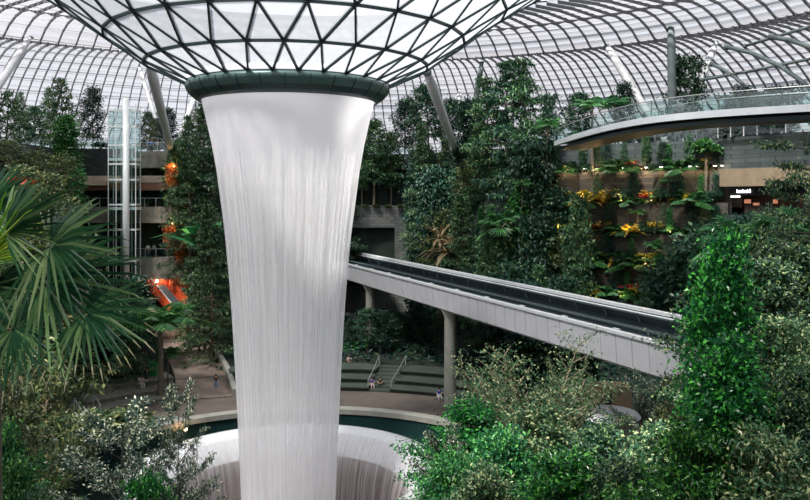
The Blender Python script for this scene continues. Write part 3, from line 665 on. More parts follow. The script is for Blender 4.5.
def water_mat(name, dens, scale, lo, hi, col=(.97, .965, .98, 1), zfade=None):
    """thin white falling water: vertical streaks (noise stretched along the fall) set how much gets through"""
    m, nt, out = mat_base(name)
    tc = N(nt, 'ShaderNodeTexCoord'); sx = N(nt, 'ShaderNodeSeparateXYZ'); nt.links.new(tc.outputs['Object'], sx.inputs[0])
    at = N(nt, 'ShaderNodeMath', operation='ARCTAN2'); nt.links.new(sx.outputs[1], at.inputs[0]); nt.links.new(sx.outputs[0], at.inputs[1])
    s1 = N(nt, 'ShaderNodeMath', operation='MULTIPLY'); s1.inputs[1].default_value = scale; nt.links.new(at.outputs[0], s1.inputs[0])
    s2 = N(nt, 'ShaderNodeMath', operation='MULTIPLY'); s2.inputs[1].default_value = .05; nt.links.new(sx.outputs[2], s2.inputs[0])
    cb = N(nt, 'ShaderNodeCombineXYZ'); nt.links.new(s1.outputs[0], cb.inputs[0]); nt.links.new(s2.outputs[0], cb.inputs[2])
    no = N(nt, 'ShaderNodeTexNoise', Scale=1.0, Detail=4.0, Roughness=.65); nt.links.new(cb.outputs[0], no.inputs['Vector'])
    mr = N(nt, 'ShaderNodeMapRange'); mr.inputs['From Min'].default_value = .34; mr.inputs['From Max'].default_value = .66
    mr.inputs['To Min'].default_value = lo; mr.inputs['To Max'].default_value = hi; nt.links.new(no.outputs['Fac'], mr.inputs['Value'])
    fac = mr.outputs[0]
    if zfade:
        cu = N(nt, 'ShaderNodeValToRGB'); els = cu.color_ramp.elements
        zz = N(nt, 'ShaderNodeMapRange'); zz.inputs['From Min'].default_value = zfade[0][0]; zz.inputs['From Max'].default_value = zfade[-1][0]; nt.links.new(sx.outputs[2], zz.inputs['Value'])
        z0, z1 = zfade[0][0], zfade[-1][0]
        els[0].position = 0; els[0].color = [zfade[0][1]] * 3 + [1]; els[1].position = 1; els[1].color = [zfade[-1][1]] * 3 + [1]
        for z, v in zfade[1:-1]:
            e = els.new((z - z0) / (z1 - z0)); e.color = [v] * 3 + [1]
        nt.links.new(zz.outputs[0], cu.inputs[0])
        ad = N(nt, 'ShaderNodeMath', operation='ADD', use_clamp=True); nt.links.new(fac, ad.inputs[0]); nt.links.new(cu.outputs[0], ad.inputs[1]); fac = ad.outputs[0]
    d = N(nt, 'ShaderNodeBsdfDiffuse', Color=col); t = N(nt, 'ShaderNodeBsdfTranslucent', Color=col); mx = N(nt, 'ShaderNodeMixShader', Fac=.5)
    nt.links.new(d.outputs[0], mx.inputs[1]); nt.links.new(t.outputs[0], mx.inputs[2])
    tr = N(nt, 'ShaderNodeBsdfTransparent'); m2 = N(nt, 'ShaderNodeMixShader'); nt.links.new(fac, m2.inputs[0])
    nt.links.new(tr.outputs[0], m2.inputs[1]); nt.links.new(mx.outputs[0], m2.inputs[2]); nt.links.new(m2.outputs[0], out.inputs[0]); return m
WP = [(27.35, 6.08), (26.6, 5.98), (25.5, 5.72), (24, 5.38), (22, 5.02), (20, 4.76), (17.5, 4.42), (15, 4.18), (12, 3.96), (9, 3.78), (5, 3.58), (0, 3.36), (-4, 3.2), (-8, 3.05)]
fall = thing('waterfall', 'tall white round waterfall pouring from the ring in the roof', 'waterfall', (AX, AY, -8))
zf = [(0, .5), (8, .36), (16, .16), (24, .08), (28.6, .2), (31.0, .62), (32.2, .96), (35.4, 1.0)]   # heights above the foot: solid at the lip, streaky half way down, misty below
M['sheet'] = water_mat('falling water sheet', 1, 24, .04, .38, zfade=zf)
MB().lathe((AX, AY, 0), [(r, z) for z, r in WP], 160).build('water_sheet', M['sheet'], fall, True)
M['sheet2'] = water_mat('inner falling water', 1, 21, .05, .4, zfade=[(z, v * .75) for z, v in zf])
MB().lathe((AX, AY, 0), [(r - .45, z) for z, r in WP], 120).build('inner_water', M['sheet2'], fall, True)
zr = np.array([p[0] for p in WP][::-1]); rr_ = np.array([p[1] for p in WP][::-1])
rng = np.random.default_rng(3); nth = 150; V = []; Fq = []
for k in range(nth):
    a = rng.uniform(0, 2 * PI); off = abs(rng.normal(0, .16)); top = rng.uniform(17, 23.5); wd = rng.uniform(.008, .016); zz = np.linspace(top, -8, 9); R = np.interp(zz, zr, rr_) - off + .03
    b = len(V)
    for z, r in zip(zz, R):
        for q in range(3):
            aq = q * 2 * PI / 3
            V.append((r * math.cos(a) + wd * math.cos(aq), r * math.sin(a) + wd * math.sin(aq), z + 8))
    for i in range(8):
        for q in range(3): Fq.append((b + i * 3 + q, b + i * 3 + (q + 1) % 3, b + i * 3 + 3 + (q + 1) % 3, b + i * 3 + 3 + q))
M['thread'] = translucent('water thread', (.93, .94, .97, 1), .5)
to = bpy.data.objects.new('water_threads', np_mesh('water_threads', np.array(V), [np.array(Fq)], [M['thread']])); COL.objects.link(to); to.parent = fall; to['kind'] = 'stuff'
M['bowlfilm'] = water_mat('water running down the bowl', 1, 30, .0, .75, zfade=[(0, -.25), (5, -.12), (7.2, .05), (8.8, .4)])
bf = MB().lathe((AX, AY, 0), [(9.55, .75), (8.85, .0), (8.42, -.8), (8.05, -2.2), (7.8, -4.5), (7.6, -8)], 128).build('falling_film', M['bowlfilm'], bowl, True)
# splash mist at the foot
M['mist'] = translucent('spray', (.93, .94, .97, 1), .5)

# ------------------------------------------------------------------ ring in the roof
ring = thing('oculus_ring', 'dark green metal ring around the roof opening above the waterfall', 'ring', (AX, AY, 26.8))
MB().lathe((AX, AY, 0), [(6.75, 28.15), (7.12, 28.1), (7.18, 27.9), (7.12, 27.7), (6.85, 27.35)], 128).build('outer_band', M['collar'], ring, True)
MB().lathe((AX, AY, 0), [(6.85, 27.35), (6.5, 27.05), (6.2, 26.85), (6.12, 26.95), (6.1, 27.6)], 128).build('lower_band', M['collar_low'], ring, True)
for k in range(28):
    sm = MB()
    a = 2 * PI * (k + .5) / 28; c, s_ = math.cos(a), math.sin(a)
    pr = [(7.14, 28.0), (7.2, 27.9), (7.14, 27.7), (6.87, 27.33), (6.52, 27.03)]
    for (r0, z0), (r1, z1) in zip(pr[:-1], pr[1:]):
        sm.bar((AX + c * r0, AY + s_ * r0, z0), (AX + c * r1, AY + s_ * r1, z1), .04, .03)
    sm.build('seam', M['bar'], ring)
MB().lathe((AX, AY, 0), [(6.78, 28.15), (6.9, 28.62), (7.02, 28.62), (7.0, 28.12)], 96).build('gutter', M['steel_white'], ring, True)

# ------------------------------------------------------------------ roof
KN = [(7.05, 28.15), (9.9, 29.45), (12.5, 31.2), (15.4, 33.2), (18.5, 35.1), (22, 37.0), (26, 38.7), (30.5, 40.0), (35.5, 40.9), (41, 41.4), (47, 41.5), (58, 40.2), (68, 38.6), (78, 35.9), (88, 32.0), (98, 27.6), (106, 23.8)]
kr = np.array([k[0] for k in KN]); kz = np.array([k[1] for k in KN])
def roof_z(r):
    z = np.interp(r, kr, kz)
    for a, b, h in ((47, 58, 1.5), (58, 82, 2.2), (82, 106, .8)):
        if a < r < b: z += h * math.sin(PI * (r - a) / (b - a)) ** .75
    return z
RINGS = [7.05, 9.9, 12.5, 15.4, 18.5, 22, 26, 30.5, 35.5, 41, 44, 47, 49.2, 51.4, 53.6, 55.8, 58] + [58 + 2.66 * i for i in range(1, 19)]
def nseg(r): return 28 if r < 23 else 56 if r < 35 else 168 if r < 57.9 else 336
def node(i, k, n=None):
    r = RINGS[i]; n = n or nseg(r); ph = .5 * (i % 2) if n == 28 else 0.0
    a = 2 * PI * (k + ph) / n; return Vector((AX + r * math.cos(a), AY + r * math.sin(a), roof_z(r)))
inner = MB(); inner_h = MB(); ribs = MB(); hoops = MB(); gl = MB(); gl2 = MB(); bl = MB()
ib, ih, rb_, hb = inner.bar, inner_h.bar, ribs.bar, hoops.bar
for i in range(len(RINGS) - 1):
    r = RINGS[i]; n0, n1 = nseg(r), nseg(RINGS[i + 1])
    if r < 35:
        for k in range(n0): inner_h.bar(node(i, k), node(i, k + 1), .15, .26)
        if n1 == n0 == 28:
            for k in range(28):
                o = 0 if i % 2 == 0 else 1
                inner.bar(node(i, k), node(i + 1, k + o), .13, .26); inner.bar(node(i, k), node(i + 1, k + o - 1), .11, .22)
                gl.add([node(i, k), node(i, k + 1), node(i + 1, k + o)], [(0, 1, 2)]); gl.add([node(i, k), node(i + 1, k + o), node(i + 1, k + o - 1)], [(0, 1, 2)])
        else:
            f = n1 // n0
            for k in range(n1):
                k0 = k / f; ph = (.5 * (i % 2) if n0 == 28 else 0.0)
                q = k0 - ph; a = node(i, math.floor(q)); b_ = node(i, math.ceil(q)); c = node(i + 1, k); d = node(i + 1, k + 1)
                near = node(i, round(q)); inner.bar(near, c, .13, .26)
                if f == 1: inner.bar(near, d, .11, .22); gl.add([a, node(i, k + 1), d, c], [(0, 1, 2), (0, 2, 3)])
                else:
                    e = node(i, round(k0 + 1.0 / f - ph)); gl.add([near, d, c], [(0, 1, 2)])
                    if (e - near).length > .1: gl.add([near, e, d], [(0, 1, 2)])
    else:
        n = n0
        for k in range(n):
            a, b_ = node(i, k), node(i, k + 1)
            c, d = node(i + 1, k * n1 // n, n1), node(i + 1, (k + 1) * n1 // n, n1)
            if not (a.y < -2 and r < 100):
                dn = Vector((0, 0, -.34)); ribs.bar(a + dn, c + dn, .11, .36); hoops.bar(a, b_, .08, .14)
            if n1 != n:                                    # where the ribs double
                pass
            gl2.add([a, b_, d, c], [(0, 1, 2, 3)])
            # white sun blades: a curved plate hung under the glass of each cell, two to the wider rows
            ang = math.degrees(math.atan2(a.y - AY, a.x - AX)) % 360
            clear = 95 < ang < 215 and r > 63
            nb_ = 2
            cov = .62 if r < 58 else (.60 if not clear else .2)
            if r >= 41:
                for q in range(nb_):
                    u0 = .04 + q * .5; P = []
                    for e, (u, dz) in enumerate(((u0, -.14), (u0 + cov * .25, -.22), (u0 + cov * .5, -.20))):
                        for t in (.03, .97):
                            p0 = a.lerp(b_, t); p1 = c.lerp(d, t); P.append(p0.lerp(p1, u) + Vector((0, 0, dz)))
                    bl.add(P, [(0, 1, 3, 2), (2, 3, 5, 4)])
roof = inner.build('ceiling', M['bar']); roof['kind'] = 'structure'
for nm, mb, mt in (('ceiling_hoop', inner_h, 'bar'), ('ceiling_rib', ribs, 'rib'), ('ceiling_purlin', hoops, 'hoop'), ('ceiling_glass', gl, 'frit'), ('ceiling_outer_glass', gl2, 'pane'), ('ceiling_blade', bl, 'blade')):
    o = mb.build(nm, M[mt]); o['kind'] = 'structure'; o.parent = roof

# ------------------------------------------------------------------ struts and braces that carry the roof
def roof_at(x, y): return roof_z(math.hypot(x - AX, y - AY))
def strut(label, p0, p1, r, mat='strut', grp='round steel roof struts'):
    p0 = Vector(p0); p1 = Vector(p1); t = thing('roof_strut', label, 'strut', p0, grp)
    d = p1 - p0; MB().tube([p0, p0 + d * .08, p0 + d * .9, p1], [r * .7, r, r, r * .6], 12).build('shaft', M[mat], t, True)
    MB().ball(p1, r * .8, 10, 6).build('head_joint', M['strut_dark'], t, True); MB().lathe(p0, [(r * 1.5, -.1), (r * 1.5, .25), (r * .8, .5)], 12).build('foot_plate', M['strut_dark'], t, True)
def top_px(px, py, Y0=60, Y1=140):                             # where the sight line meets the roof
    for i in range(800):
        Y = Y0 + (Y1 - Y0) * i / 800; p = W3(px, py, Y)
        if p.z > roof_at(p.x, p.y) - .3: return p
    return W3(px, py, Y1)
PZ = 26.3
for lab, tp, bp_, Yb, r, mt in [
        ('pale slanting strut leaning in from the left edge above the palms', (30, 37), (-36, 138), 84, .45, 'strut'),
        ('pale strut leaning left, thicker of the pair beside the lift tower', (149, 62), (172, 146), 112, .45, 'strut'),
        ('thinner pale strut just behind the pair beside the lift tower', (139, 66), (167, 146), 113.5, .28, 'strut'),
        ('pale strut leaning right towards the roof ring, beside the waterfall', (196, 94), (174, 146), 112.8, .45, 'strut'),
        ('short pale strut coming down behind the round tree right of the waterfall', (427, 72), (458, 150), 119.5, .45, 'strut'),
        ('grey strut rising from the trees behind the middle terrace', (482, 62), (466, 152), 121, .42, 'strut_dark'),
        ('white upright strut behind the middle terrace trees', (459, 90), (464, 152), 123, .4, 'strut'),
        ('pale strut leaning left, behind the canopy bridge', (607, 46), (668, 146), 96, .5, 'strut'),
        ('upright grey strut behind the canopy bridge', (671, 28), (673, 146), 97, .5, 'strut_dark'),
        ('pale strut leaning right, behind the canopy bridge', (716, 42), (676, 146), 98, .42, 'strut')]:
    b0 = W3(bp_[0], bp_[1], Yb); b0.z = PZ + .1
    p1 = top_px(*tp)
    strut(lab, b0, p1, r, mt)
def brace(label, pts, r, Y0):
    P = [W3(px, py, Y) for px, py, Y in pts]; t = thing('roof_brace', label, 'brace', P[0], 'dark curved braces under the roof')
    MB().tube(P, r, 8).build('arch', M['strut_dark'], t, True)
    MB().ball(P[0], r * 1.6, 8, 5).build('joint', M['strut_dark'], t, True)
brace('short dark arch under the roof beside the right leaning strut', [(712, 64, 94), (724, 70, 92), (736, 78, 90.5), (747, 88, 89)], .22, 0)
brace('long dark arch under the roof above the canopy bridge', [(727, 47, 90), (752, 53, 86), (780, 66, 82), (800, 80, 80), (822, 99, 78)], .24, 0)
brace('upper dark arch under the roof at the photo edge', [(771, 37, 82), (790, 40, 79), (812, 48, 76), (840, 62, 74)], .24, 0)
brace('straight pale tie tube running across under the roof', [(702, 80, 93), (745, 72, 90), (815, 58, 86)], .17, 0)
brace('straight tie tube above the long dark arch', [(745, 46, 88), (772, 38, 84), (815, 25, 80)], .17, 0)
# ------------------------------------------------------------------ rail bridge
bd = Vector((-.364, .9314, 0)); bn = Vector((.9314, .364, 0))                 # along and across
B0 = Vector((4.0, 76.0, 0)) - bd * 66.0                                       # near end, out of sight behind the fig tree
BL = 66 + 45.5                                                                # to the portal
def bp3(s, o, z): return B0 + bd * s + bn * o + Vector((0, 0, z))
rb = thing('rail_bridge', 'silver panelled rail bridge crossing behind the waterfall into a stone portal', 'bridge', bp3(0, 0, 9.3))
g = MB(); b = MB()
for o0, o1, z0, z1 in ((0.25, 5.4, 9.45, 10.9),):
    b.add([bp3(0, o0, z0), bp3(0, o1, z0), bp3(0, o1, z1), bp3(0, o0, z1), bp3(BL, o0, z0), bp3(BL, o1, z0), bp3(BL, o1, z1), bp3(BL, o0, z1)], [(0, 3, 2, 1), (4, 5, 6, 7), (0, 1, 5, 4), (1, 2, 6, 5), (2, 3, 7, 6), (3, 0, 4, 7)])
b.build('deck', M['guideway'], rb)
PWD = 1.65; npan = int(BL / PWD); SHOW = 100
for k in range(npan):
    q = MB(); s0, s1 = k * PWD + .035, (k + 1) * PWD - .035
    q.add([bp3(s0, 0, 9.5), bp3(s1, 0, 9.5), bp3(s1, -.12, 11.4), bp3(s0, -.12, 11.4), bp3(s0, .3, 9.3), bp3(s1, .3, 9.3), bp3(s1, .12, 11.4), bp3(s0, .12, 11.4)], [(0, 1, 2, 3), (4, 7, 6, 5), (4, 5, 1, 0), (3, 2, 6, 7), (0, 3, 7, 4), (1, 5, 6, 2)])
    q.build('side_panel', M['panel'], rb)
MB().bar(bp3(0, .2, 10.4), bp3(BL, .2, 10.4), .1, 1.9).build('side_backing', M['panel_seam'], rb)
MB().bar(bp3(0, -.02, 11.52), bp3(BL, -.02, 11.52), .42, .2).build('near_coping', M['rail_white'], rb)
MB().bar(bp3(0, .35, 11.3), bp3(BL, .35, 11.3), .12, .5).build('near_kerb', M['guide_grey'], rb)
for o in (1.7, 3.7): MB().bar(bp3(0, o, 11.05), bp3(BL, o, 11.05), .5, .3).build('guide_beam', M['guideway'], rb)
MB().bar(bp3(0, 2.7, 11.35), bp3(BL, 2.7, 11.35), .18, .12).build('power_rail', M['guide_grey'], rb)
for k in range(16):
    s = 10 + k * 6.3
    MB().box(bp3(s, 1.35, 11.3), (.6, .22, .18), math.atan2(bd.y, bd.x)).build('bracket', M['rail_white'], rb)
MB().bar(bp3(0, 5.4, 11.0), bp3(BL, 5.4, 11.0), .2, 1.8).build('far_parapet', M['guideway'], rb)
MB().bar(bp3(0, 5.3, 11.75), bp3(BL, 5.3, 11.75), .12, .12).build('cable_duct', M['guide_grey'], rb)
MB().bar(bp3(0, 5.4, 12.15), bp3(BL, 5.4, 12.15), .5, .22).build('far_coping', M['rail_white'], rb)
MB().tube([bp3(0, 4.9, 11.95), bp3(BL, 4.9, 11.95)], .07, 8).build('hand_rail', M['rail_white'], rb)
for k in range(27): MB().bar(bp3(4 + k * 4, 5.2, 11.2), bp3(4 + k * 4, 4.9, 11.95), .09, .09).build('rail_bracket', M['guide_grey'], rb)
for s, mt in ((67.5, 'concrete'), (91.5, 'concrete')):
    c = bp3(s, 1.0, 0); pr = MB(); zb = terrain(c.x, c.y) - .2 if math.hypot(c.x - AX, c.y - AY) > 33 else 0.0
    pr.lathe((c.x, c.y, 0), [(.62, zb), (.6, zb + .1), (.56, 8.7), (.9, 9.3), (.9, 9.5)], 20); q = pr.build('pier', M[mt], rb, True)

# ------------------------------------------------------------------ back walls, tunnel portal
def wall_box(name, x0, x1, y, th, z0, z1, mat, rz=0): return struct(name, MB().box(((x0 + x1) / 2, y + th / 2, (z0 + z1) / 2), (x1 - x0, th, z1 - z0), rz), M[mat])
w_ = MB()
w_.box((-17.5, 117.3, 8.2), (7, 2.4, 16.4 + 5.6)); w_.box((.9, 117.3, 9.6), (4.8, 2.4, 19.2)); w_.box((-7.75, 117.3, 17.6), (12.6, 2.4, 3.2)); w_.box((-7.75, 117.3, 4.5), (12.6, 2.4, 9.0))
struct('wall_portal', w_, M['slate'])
t_ = MB(); t_.box((-7.75, 127, 12.6), (12.8, 17, .2)).box((-7.75, 127, 16.1), (12.8, 17, .2)).box((-14, 127, 14), (.3, 17, 4)).box((-1.5, 127, 14), (.3, 17, 4)).box((-7.75, 135.5, 14), (13, .3, 4))
struct('wall_tunnel', t_, M['dark'])
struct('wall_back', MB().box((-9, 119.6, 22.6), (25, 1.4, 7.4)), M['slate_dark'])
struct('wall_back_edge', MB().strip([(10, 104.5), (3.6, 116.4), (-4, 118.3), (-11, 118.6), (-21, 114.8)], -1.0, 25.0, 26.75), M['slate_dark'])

# the building behind the lift tower
bx = [(-49, 106.0), (-40, 106.6), (-33, 107.0), (-26.4, 107.6), (-22, 112)]
struct('wall_left_back', MB().strip([(-50, 110), (-24, 110.5)], .4, 0, 26), M['dark_brown'])
def slab(name, pts, th, z0, z1, mat): return struct(name, MB().strip(pts, th, z0, z1), M[mat])
slab('floor_balcony_1', [(-46, 105.2), (-40, 104.6), (-34, 104.3), (-29.5, 104.2)], 6, 17.0, 19.1, 'planter')
slab('floor_balcony_2', [(-35.5, 104.4), (-31, 104.0), (-26.6, 104.6), (-24.6, 106.6)], 5.6, 9.7, 12.5, 'planter')
slab('wall_left_planter', [(-36.6, 107.0), (-34.2, 106.1), (-31.6, 106.0), (-29.2, 106.8)], 3, 24.3, 26.5, 'planter')
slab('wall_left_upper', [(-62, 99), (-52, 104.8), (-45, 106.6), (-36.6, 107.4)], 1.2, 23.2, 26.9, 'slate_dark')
slab('trim_3', [(-46, 105.6), (-38, 105.2), (-30.5, 105.6)], 4, 22.3, 23.2, 'beige')
slab('trim_4', [(-46, 105.4), (-38, 105.0), (-30.5, 105.4)], 4, 21.3, 22.2, 'beige_dark')
slab('trim_5', [(-47, 104.8), (-39, 104.2)], 3, 21.9, 22.5, 'beige')
slab('floor_balcony_3', [(-30, 104.2), (-25.5, 105.8)], 5, 6.6, 7.6, 'concrete_dark')
wall_box('wall_orange_lit', -34.2, -31.2, 105.6, .3, 7.6, 9.7, 'orange_lit_wall')
def lamp(label, p, r=.12, col=(1, .6, .3), e=60, mat='warm', grp='warm wall lamps'):
    t = thing('wall_lamp', label, 'lamp', p, grp)
    MB().ball(p, r, 10, 6).build('bulb', M[mat], t, True); MB().box((p[0], p[1] + r, p[2] + r * 1.1), (r * 2, r * 1.6, r * .6)).build('bracket', M['dark'], t)
    l = bpy.data.lights.new('lamp_light', 'POINT'); l.energy = e; l.color = col; l.shadow_soft_size = .3
    lo = bpy.data.objects.new('lamp_light', l); COL.objects.link(lo); lo.parent = t; lo.location = (0, -.5, .1)
lamp('bright warm lamp on the orange wall above the escalator', W3(157, 281, 105.2), .22, e=160)
lamp('warm lamp on the lowest wall beside the ramp', W3(191, 322, 104), .15, e=90)
lamp('small warm lamp added for a reflection on the basin wall beside the cream leaved tree', (AX - 11.2, AY + 14.0, -.35), .16, e=60)  # lamp added in place of a lamp's reflection in the basin
lamp('warm lamp under the eave over the top lamplit vine', W3(174, 166, 103.4), .14, e=110)
lamp('warm lamp at the middle balcony vine', W3(172, 224, 103.2), .14, e=110)
# escalator
es = thing('escalator', 'orange lit escalator sloping down below the lower balcony', 'escalator', W3(182, 309, 97))
a = W3(160, 283, 104.5); c = W3(181, 308, 97); a.z -= .6; c.z -= .6
dirv = (c - a).normalized(); sid = Vector((-dirv.y, dirv.x, 0)).normalized()
MB().bar(a, c, 2.6, .5).build('truss', M['orange_lit_wall'], es)
MB().bar(a + Vector((0, 0, .32)), c + Vector((0, 0, .32)), 1.2, .12).build('step_band', M['guide_grey'], es)
for sg in (-1, 1):
    MB().bar(a + sid * sg * 1.2 + Vector((0, 0, .75)), c + sid * sg * 1.2 + Vector((0, 0, .75)), .12, 1.0).build('side_panel', M['orange'], es)
    MB().bar(a + sid * sg * 1.2 + Vector((0, 0, 1.3)), c + sid * sg * 1.2 + Vector((0, 0, 1.3)), .1, .08).build('handrail', M['rail_white'] if sg < 0 else M['orange'], es)

def balustrade(label, pts, z, h=1.15, grp=None, post=1.6, glassmat='glass_rail', postmat='steel', rail=True, w=.06):
    """glass balustrade along a plan line: panes between posts under a handrail"""
    t = thing('glass_balustrade', label, 'balustrade', (pts[0][0], pts[0][1], z), grp)
    for (x0, y0), (x1, y1) in zip(pts[:-1], pts[1:]):
        ln = math.hypot(x1 - x0, y1 - y0); n = max(1, round(ln / post))
        for k in range(n):
            u0, u1 = k / n, (k + 1) / n; A_ = Vector((x0 + (x1 - x0) * u0, y0 + (y1 - y0) * u0, z)); B_ = Vector((x0 + (x1 - x0) * u1, y0 + (y1 - y0) * u1, z))
            MB().bar(A_ + Vector((0, 0, h * .52)), B_ + Vector((0, 0, h * .52)), .025, h * .9).build('pane', M[glassmat], t)
            MB().bar(A_, A_ + Vector((0, 0, h)), w, w).build('post', M[postmat], t)
        if rail: MB().bar((x0, y0, z + h), (x1, y1, z + h), .08, .06).build('handrail', M[postmat], t)
    return t
balustrade('glass balustrade along the upper left balcony in front of the lift', [(-46, 105.4), (-40, 104.8), (-34, 104.5), (-29.6, 104.4)], 19.1)
balustrade('glass balustrade along the lower balcony where people stand', [(-35.4, 104.6), (-31, 104.2), (-26.7, 104.8), (-24.8, 106.6)], 12.5)
balustrade('glass balustrade on the planter beside the lift top', [(-36.4, 107.3), (-34.2, 106.4), (-31.6, 106.3), (-29.4, 107.1)], 26.5)
balustrade('glass balustrade on the upper left terrace wall', [(-60, 100.6), (-52, 105.2), (-45, 107.0), (-37, 107.8)], 26.9)
balustrade('glass balustrade on the middle terrace behind the forest', [(3.0, 117.4), (-4, 119.2), (-11, 119.5), (-20.6, 115.6)], 26.75)

# glass lift tower
lt = thing('lift_tower', 'tall glass lift tower with a silver mast in front of the balconies', 'lift', W3(125, 262, 102.5))
mx_, my_ = (126 - CX) / F * 102, 102.0
MB().tube([(mx_, my_, 4), (mx_, my_, 32.9)], .42, 16).build('mast', M['steel_white'], lt, True)
xs = [-37.9, -34.4]; ys = [102.2, 104.0]
for x in (-37.9, -36.9, -35.5, -34.4):
    for y in ys: MB().bar((x, y, 8), (x, y, 32.2 if x > -37 else 31.4), .1, .1).build('mullion', M['steel_white'], lt)
for z in (12.2, 16.2, 19.4, 22.6, 24.6, 27, 29.4, 31.5):
    f = MB()
    for y in ys: f.bar((xs[0], y, z), (xs[1], y, z), .12, .22)
    for x in xs: f.bar((x, ys[0], z), (x, ys[1], z), .12, .22)
    f.build('ring_beam', M['steel_white'], lt)
for x0, x1, y0, y1 in ((xs[0], xs[1], ys[0], ys[0]), (xs[0], xs[0], ys[0], ys[1]), (xs[1], xs[1], ys[0], ys[1]), (xs[0], xs[1], ys[1], ys[1])):
    MB().bar((x0, y0, 20), (x1, y1, 20), .03, 23).build('glass_wall', M['glass_lift'], lt)
for z in (18.9, 25.2): MB().box((-36.1, 103.2, z), (3.6, 1.9, .35)).build('landing', M['steel_white'], lt)
MB().box((-35.6, 103.2, 14.2), (1.7, 1.4, 2.4)).build('car', M['glass_lift'], lt)

# ------------------------------------------------------------------ right: planted stone tiers, balcony, shop
GA, GB = Vector((18.2, 96.3, 0)), Vector((34.6, 85.9, 0)); gd = (GB - GA).normalized(); gn = Vector((gd.y, -gd.x, 0))   # gn points into the valley
TOPS = [(9.4, 5.6), (12.9, 4.5), (16.3, 3.4), (19.7, 2.3), (23.2, 1.2)]
for k, (zt, off) in enumerate(TOPS):
    z0 = 0 if k == 0 else TOPS[k - 1][0] - .4
    p0 = GA + gn * off - gd * 1.5; p1 = GB + gn * off + gd * .5; c = (p0 + p1) / 2
    struct('wall_right_%d' % (k + 1), MB().box((c.x - gn.x * .6, c.y - gn.y * .6, (z0 + zt) / 2), ((p1 - p0).length, 1.2, zt - z0), math.atan2(gd.y, gd.x)), M['slate_warm'])
struct('wall_right_back', MB().box(((GA.x + GB.x) / 2, (GA.y + GB.y) / 2, 22.2), ((GB - GA).length + 3, .6, 6), math.atan2(gd.y, gd.x)), M['slate_warm'])
bal = [(12.6, 98.4), (18.4, 94.8), (26, 90.4), (33.4, 85.4), (37.4, 78.6), (45.3, 69.4), (59, 50)]
struct('wall_right_balcony', MB().strip(bal[:4], 2.4, 23.9, 26.45), M['slate_dark'])
struct('floor_corner', MB().strip(bal[3:], 9.0, 25.7, 26.3), M['concrete_dark'])
struct('wall_right_corner', MB().strip(bal[3:], 2.0, 23.2, 26.6), M['slate_dark'])
balustrade('posts and glass along the balcony over the planted wall', bal[:4], 26.45, 1.2, None, 2.0, postmat='strut_dark')
balustrade('posts and glass along the balcony over the shop', bal[3:6], 26.6, 1.3, None, 1.5, postmat='strut', w=.09)
for k, (px, py) in enumerate([(566, 172), (573, 169), (585, 171), (597, 170), (622, 170), (646, 172), (661, 170), (690, 170), (697, 171), (715, 172), (722, 172)]):
    t = (px - 560) / 165; base = GA.lerp(GB, t) + gn * 1.9; Y = base.y; p = W3(px, py, Y); p.z = 23.75
    o = thing('downlight', 'white downlight under the balcony edge, ' + ordinal(k) + ' from the left of its row', 'lamp', p, 'downlights under the balcony over the planted wall')
    MB().lathe(p, [(.02, -.16), (.17, -.14), (.17, .0)], 10).build('lens', M['white_lamp'], o); MB().lathe(p, [(.2, -.1), (.22, .15), (.02, .18)], 10).build('housing', M['dark'], o)
    l = bpy.data.lights.new('light', 'POINT'); l.energy = 40; l.color = (1, .72, .42); l.shadow_soft_size = .2
    lo = bpy.data.objects.new('light', l); COL.objects.link(lo); lo.parent = o; lo.location = (gn.x * .3, gn.y * .3, -.5)
k_ = 0
for tier, us in ((0, (.2, .5, .8)), (1, (.12, .3, .62)), (2, (.1, .26, .5, .74)), (3, (.08, .22, .45, .62)), (4, (.1, .3, .55))):
    for u in us:
        zt, off = TOPS[tier]; p = GA.lerp(GB, u) + gn * (off + .35) + Vector((0, 0, zt + .25)); k_ += 1
        o = thing('uplight', 'small warm uplight on the planted stone tiers, hidden among plants', 'lamp', p, 'warm uplights among the plants of the stone tiers')
        MB().lathe(p, [(.09, -.3), (.1, .0), (.02, .02)], 8).build('housing', M['dark'], o); MB().lathe(p, [(.08, .02), (.01, .05)], 8).build('lens', M['warm'], o)
        l = bpy.data.lights.new('light', 'POINT'); l.energy = 60; l.color = (1, .58, .24); l.shadow_soft_size = .15
        lo = bpy.data.objects.new('light', l); COL.objects.link(lo); lo.parent = o; lo.location = (gn.x * .5, gn.y * .5, .45)
# shop
SA, SB = Vector((34.0, 83.8, 0)), Vector((41.5, 73.4, 0)); sd_ = (SB - SA).normalized(); sn = Vector((sd_.y, -sd_.x, 0))   # sn towards the valley
if sn.x > 0: sn = -sn
ang = math.atan2(sd_.y, sd_.x)
def sp3(u, o, z): return SA + sd_ * u + sn * o + Vector((0, 0, z))
SL = (SB - SA).length
struct('wall_shop', MB().box(sp3(SL / 2, -3.2, 21), (SL + 1, .3, 6), ang), M['dark_brown'])
struct('floor_shop', MB().box(sp3(SL / 2, -1.2, 18.2), (SL + 1, 5, .5), ang).box(sp3(SL / 2, 1.1, 9), (SL + 1, .5, 18.4), ang), M['slate_dark'])
struct('trim_6', MB().box(sp3(SL / 2, .3, 22.3), (SL + .8, 1.8, 1.8), ang), M['tan_dim'])
sh = thing('shop', 'dark shop front with lit menu screens under the balcony corner', 'shop', sp3(SL / 2, -1.5, 18.45))
MB().box(sp3(SL / 2, -.2, 20.95), (SL, .3, .95), ang).build('fascia', M['dark'], sh)
MB().box(sp3(4.0, -.9, 18.95), (5.2, .8, 1.0), ang).build('counter', M['dark_brown'], sh)
for k in range(4): MB().box(sp3(1.3 + k * .8, -1.2 - k * .3, 19.85 - (k % 3) * .35), (.7, .08, .42), ang).build('menu_screen', M['screen'], sh)
